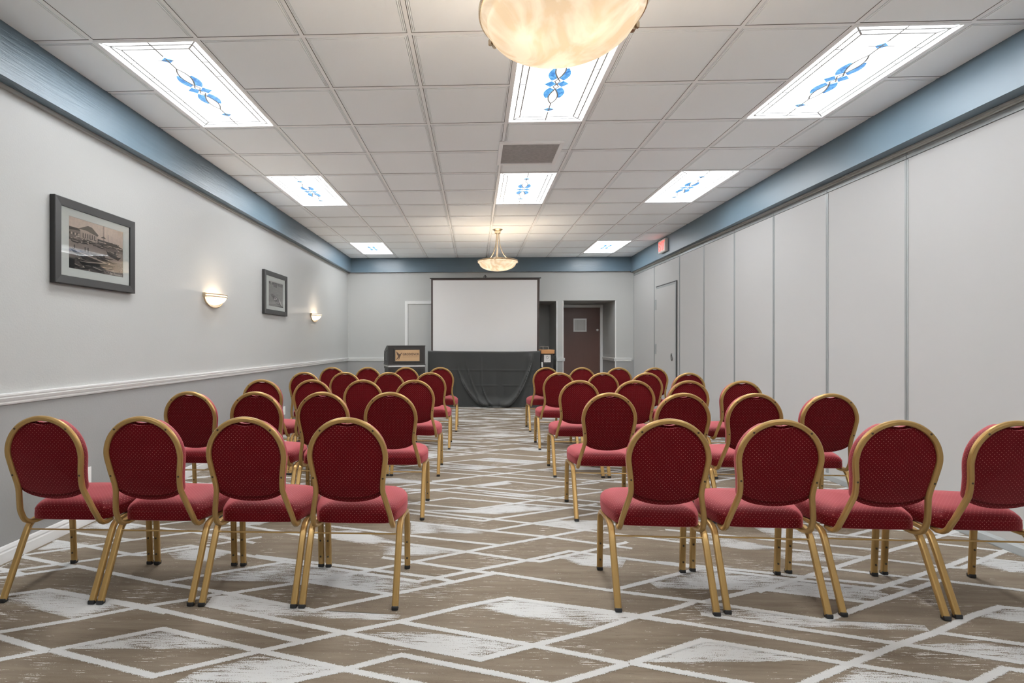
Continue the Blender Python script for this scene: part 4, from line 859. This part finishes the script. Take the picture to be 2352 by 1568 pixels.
# cloth: falls from the counter's back edge over the top and down the front, gathered in swags at the floor
def sstep(a, b, x):
    t_ = max(0, min(1, (x - a) / (b - a))); return t_ * t_ * (3 - 2 * t_)
def swag(x, z):
    """outward displacement of the hanging front (towards the room)"""
    d = 0.0
    def ridge(x0, z0, x1, z1, sag, w, h):
        nonlocal d
        if not (min(x0, x1) <= x <= max(x0, x1)): return
        u = (x - x0) / (x1 - x0); zc = z0 + (z1 - z0) * (1 - (1 - u) ** 2.2) - sag * u * (1 - u)
        e = (z - zc) / w; fade = min(1, 6 * u) * min(1, 5 * (1 - u))
        d += h * fade * math.exp(-e * e) - 0.55 * h * fade * math.exp(-((z - zc + 1.5 * w) / w) ** 2)
    ridge(-0.34, 0.72, 0.28, 0.06, 0.10, 0.050, 0.060)
    ridge(-0.20, 0.92, 0.24, 0.10, 0.05, 0.045, 0.018)
    ridge(0.02, 0.22, 0.26, 0.05, 0.02, 0.028, 0.030)
    ridge(1.10, 0.98, 0.46, 0.045, 0.16, 0.060, 0.075)
    ridge(0.98, 0.70, 0.50, 0.06, 0.06, 0.045, 0.030)
    ridge(0.12, 0.42, 0.34, 0.05, -0.02, 0.03, 0.022)
    d += 0.012 * math.exp(-((x - 0.115) / 0.012) ** 2) * sstep(0.35, 0.55, z) * (1 - sstep(0.85, 1.0, z))
    for zc in (0.700, 0.405): d += 0.007 * math.exp(-((z - zc) / 0.007) ** 2)
    d += 0.010 * math.sin(x * 9.0 + 0.6) * sstep(1.05, 0.55, z) + 0.006 * math.sin(x * 23.0) * sstep(0.95, 0.2, z)
    d += 0.05 * math.exp(-((x - 0.37) / 0.20) ** 2) * math.exp(-((z - 0.05) / 0.10) ** 2)
    d += 0.020 * math.exp(-((x - 1.02) / 0.06) ** 2) * sstep(0.3, 0.9, z) * (1 - sstep(0.95, 1.04, z)) + 0.016 * math.exp(-((x + 0.55) / 0.10) ** 2) * sstep(1.04, 0.6, z)
    return d
bm = bmesh.new(); NX, rows = 150, []
for i in range(NX + 1):
    u = i / NX; x = -0.905 + 2.140 * u; col = []
    ztop = 1.052 + 0.016 * (abs(2 * u - 1) ** 3) + 0.004 * math.sin(5 * u)
    for y in (10.312, 10.24, 10.16, 10.09): col.append((x, y, ztop))
    for k in range(5): a = PI / 2 * (k + 1) / 6; col.append((x, 10.045 - 0.016 * math.sin(a), ztop - 0.016 + 0.016 * math.cos(a)))
    nz = 64
    for k in range(nz + 1):
        z = (ztop - 0.018) * (1 - k / nz) + 0.008 * (k / nz); y = 10.026 - 0.030 * (1 - z / 1.05) - max(-0.012, 1.5 * swag(x, z))
        col.append((x, y, z))
    base_y = col[-1][1]
    for q, dy in enumerate((0.012, 0.035, 0.060)):
        col.append((x, base_y - dy * (0.5 + 0.5 * math.exp(-((x - 0.35) / 0.25) ** 2)), 0.0075 + 0.0015 * math.sin(x * 40 + q) + 0.02 * (q == 0) * math.exp(-((x - 0.37) / 0.12) ** 2)))
    rows.append([bm.verts.new(p) for p in col])
for A, B in zip(rows, rows[1:]):
    for k in range(len(A) - 1): bm.faces.new((A[k], A[k + 1], B[k + 1], B[k]))
cl = obj('draped_cloth', bm, M['cloth'], None, True, 1.4); tag(cl, 'black cloth draped over the counter below the projection screen, pooled on the carpet', 'cloth')
md = cl.modifiers.new('thickness', 'SOLIDIFY'); md.thickness = 0.004; md.offset = -1.0

# ---- bar cart with a wooden top at the cloth's right end
t = empty('bar_cart', (1.385, 10.33, 0)); tag(t, 'black bar cart with orange wood top beside the black cloth', 'cart')
bm = bmesh.new(); box(bm, -0.128, 0.128, -0.235, 0.235, 1.010, 1.088, 0, 0.006); obj('cart_top', bm, M['woodtop'], t)
bm = bmesh.new(); box(bm, -0.120, 0.112, -0.20, 0.22, 0.06, 1.010, 0, 0.004); obj('body', bm, M['black'], t)
bm = bmesh.new(); box(bm, -0.07, 0.075, -0.206, -0.198, 0.20, 0.82, 0, 0.003); obj('front_panel', bm, M['rubber'], t)
bm = bmesh.new(); box(bm, 0.130, 0.146, -0.22, 0.20, 0.975, 1.085, 0, 0.004); box(bm, 0.112, 0.13, -0.19, -0.17, 0.98, 1.0); obj('side_handle', bm, M['black'], t)
for x, y in ((-0.10, -0.17), (0.09, -0.17), (-0.10, 0.19), (0.09, 0.19)):
    bm = bmesh.new(); lathe(bm, [(0, -0.012), (0.022, -0.012), (0.028, -0.006), (0.028, 0.006), (0.022, 0.012), (0, 0.012)], 18); bm.transform(Matrix.Translation((x, y, 0.0285)) @ Matrix.Rotation(PI / 2, 4, 'Y')); box(bm, x - 0.018, x + 0.018, y - 0.012, y + 0.012, 0.050, 0.066); obj('caster', bm, M['rubber'], t)
bm = bmesh.new(); rp = [(-0.115, 1.150), (0.05, 1.150)]
sweep(bm, [(-0.12, 0.0, 1.142), (0.062, 0.0, 1.142)], circ(0.004, 8), (0, 0, 1))
for x in (-0.057, 0.045): sweep(bm, [(x, 0.0, 1.086), (x, 0.0, 1.142)], circ(0.0035, 8), (1, 0, 0))
obj('top_rail', bm, M['steel'], t)
bm = bmesh.new(); box(bm, 1.318, 1.446, 10.1275, 10.1295, 0.848, 0.990); fl_ = obj('paper_notice', bm, M['paper']); tag(fl_, 'white printed notice taped to the black bar cart', 'notice')
bm = bmesh.new()
lathe(bm, [(0.018, 0.0), (0.024, 0.0), (0.024, 0.0006), (0.018, 0.0006), (0.018, 0.0)], 20); bm.transform(Matrix.Translation((1.382, 10.1272, 0.940)) @ Matrix.Rotation(PI / 2, 4, 'X'))
rr = random.Random(2)
for k in range(26):
    x = rr.uniform(1.330, 1.425); z = rr.uniform(0.860, 0.975)
    if (x - 1.382) ** 2 + (z - 0.94) ** 2 < 0.0007: continue
    box(bm, x, x + rr.uniform(0.006, 0.014), 10.1268, 10.1276, z, z + rr.uniform(0.002, 0.005))
obj('print', bm, M['paper_ink'], fl_)
bm = bmesh.new(); box(bm, 1.262, 1.294, 10.105, 10.1295, 0.752, 0.850, 0, 0.006); o = obj('dispenser', bm, M['outlet']); tag(o, 'small white dispenser fixed low on the bar cart beside the cloth', 'dispenser')

# ================================================================== CAMERA AND RENDER LOOK
cam = bpy.data.cameras.new('camera'); co = bpy.data.objects.new('camera', cam); COL.objects.link(co)
co.location = (0, 0, CAM_H); co.rotation_euler = (PI / 2, 0, 0.0373)
cam.sensor_fit = 'HORIZONTAL'; cam.sensor_width = 36.0; cam.lens = 36.0 * 1207.22 / 2352.0
cam.shift_x = (1176.0 - 1046.333) / 2352.0; cam.shift_y = (785.87 - 784.0) / 2352.0
cam.clip_start = 0.05; cam.clip_end = 60
sc.camera = co
w = bpy.data.worlds.new('world'); sc.world = w; w.use_nodes = True
w.node_tree.nodes['Background'].inputs['Color'].default_value = (0.8, 0.85, 0.9, 1); w.node_tree.nodes['Background'].inputs['Strength'].default_value = 0.05
vs = sc.view_settings; vs.view_transform = 'Standard'; vs.look = 'None'; vs.gamma = 1.0; vs.use_curve_mapping = False; vs.exposure = 1.98
sc.cycles.use_denoising = True
sc.cycles.max_bounces = 7; sc.cycles.diffuse_bounces = 5; sc.cycles.glossy_bounces = 3; sc.cycles.transparent_max_bounces = 8; sc.cycles.use_adaptive_sampling = True; sc.cycles.adaptive_threshold = 0.06; sc.cycles.adaptive_min_samples = 24
sc.cycles.sample_clamp_indirect = 6.0; sc.cycles.sample_clamp_direct = 0.8
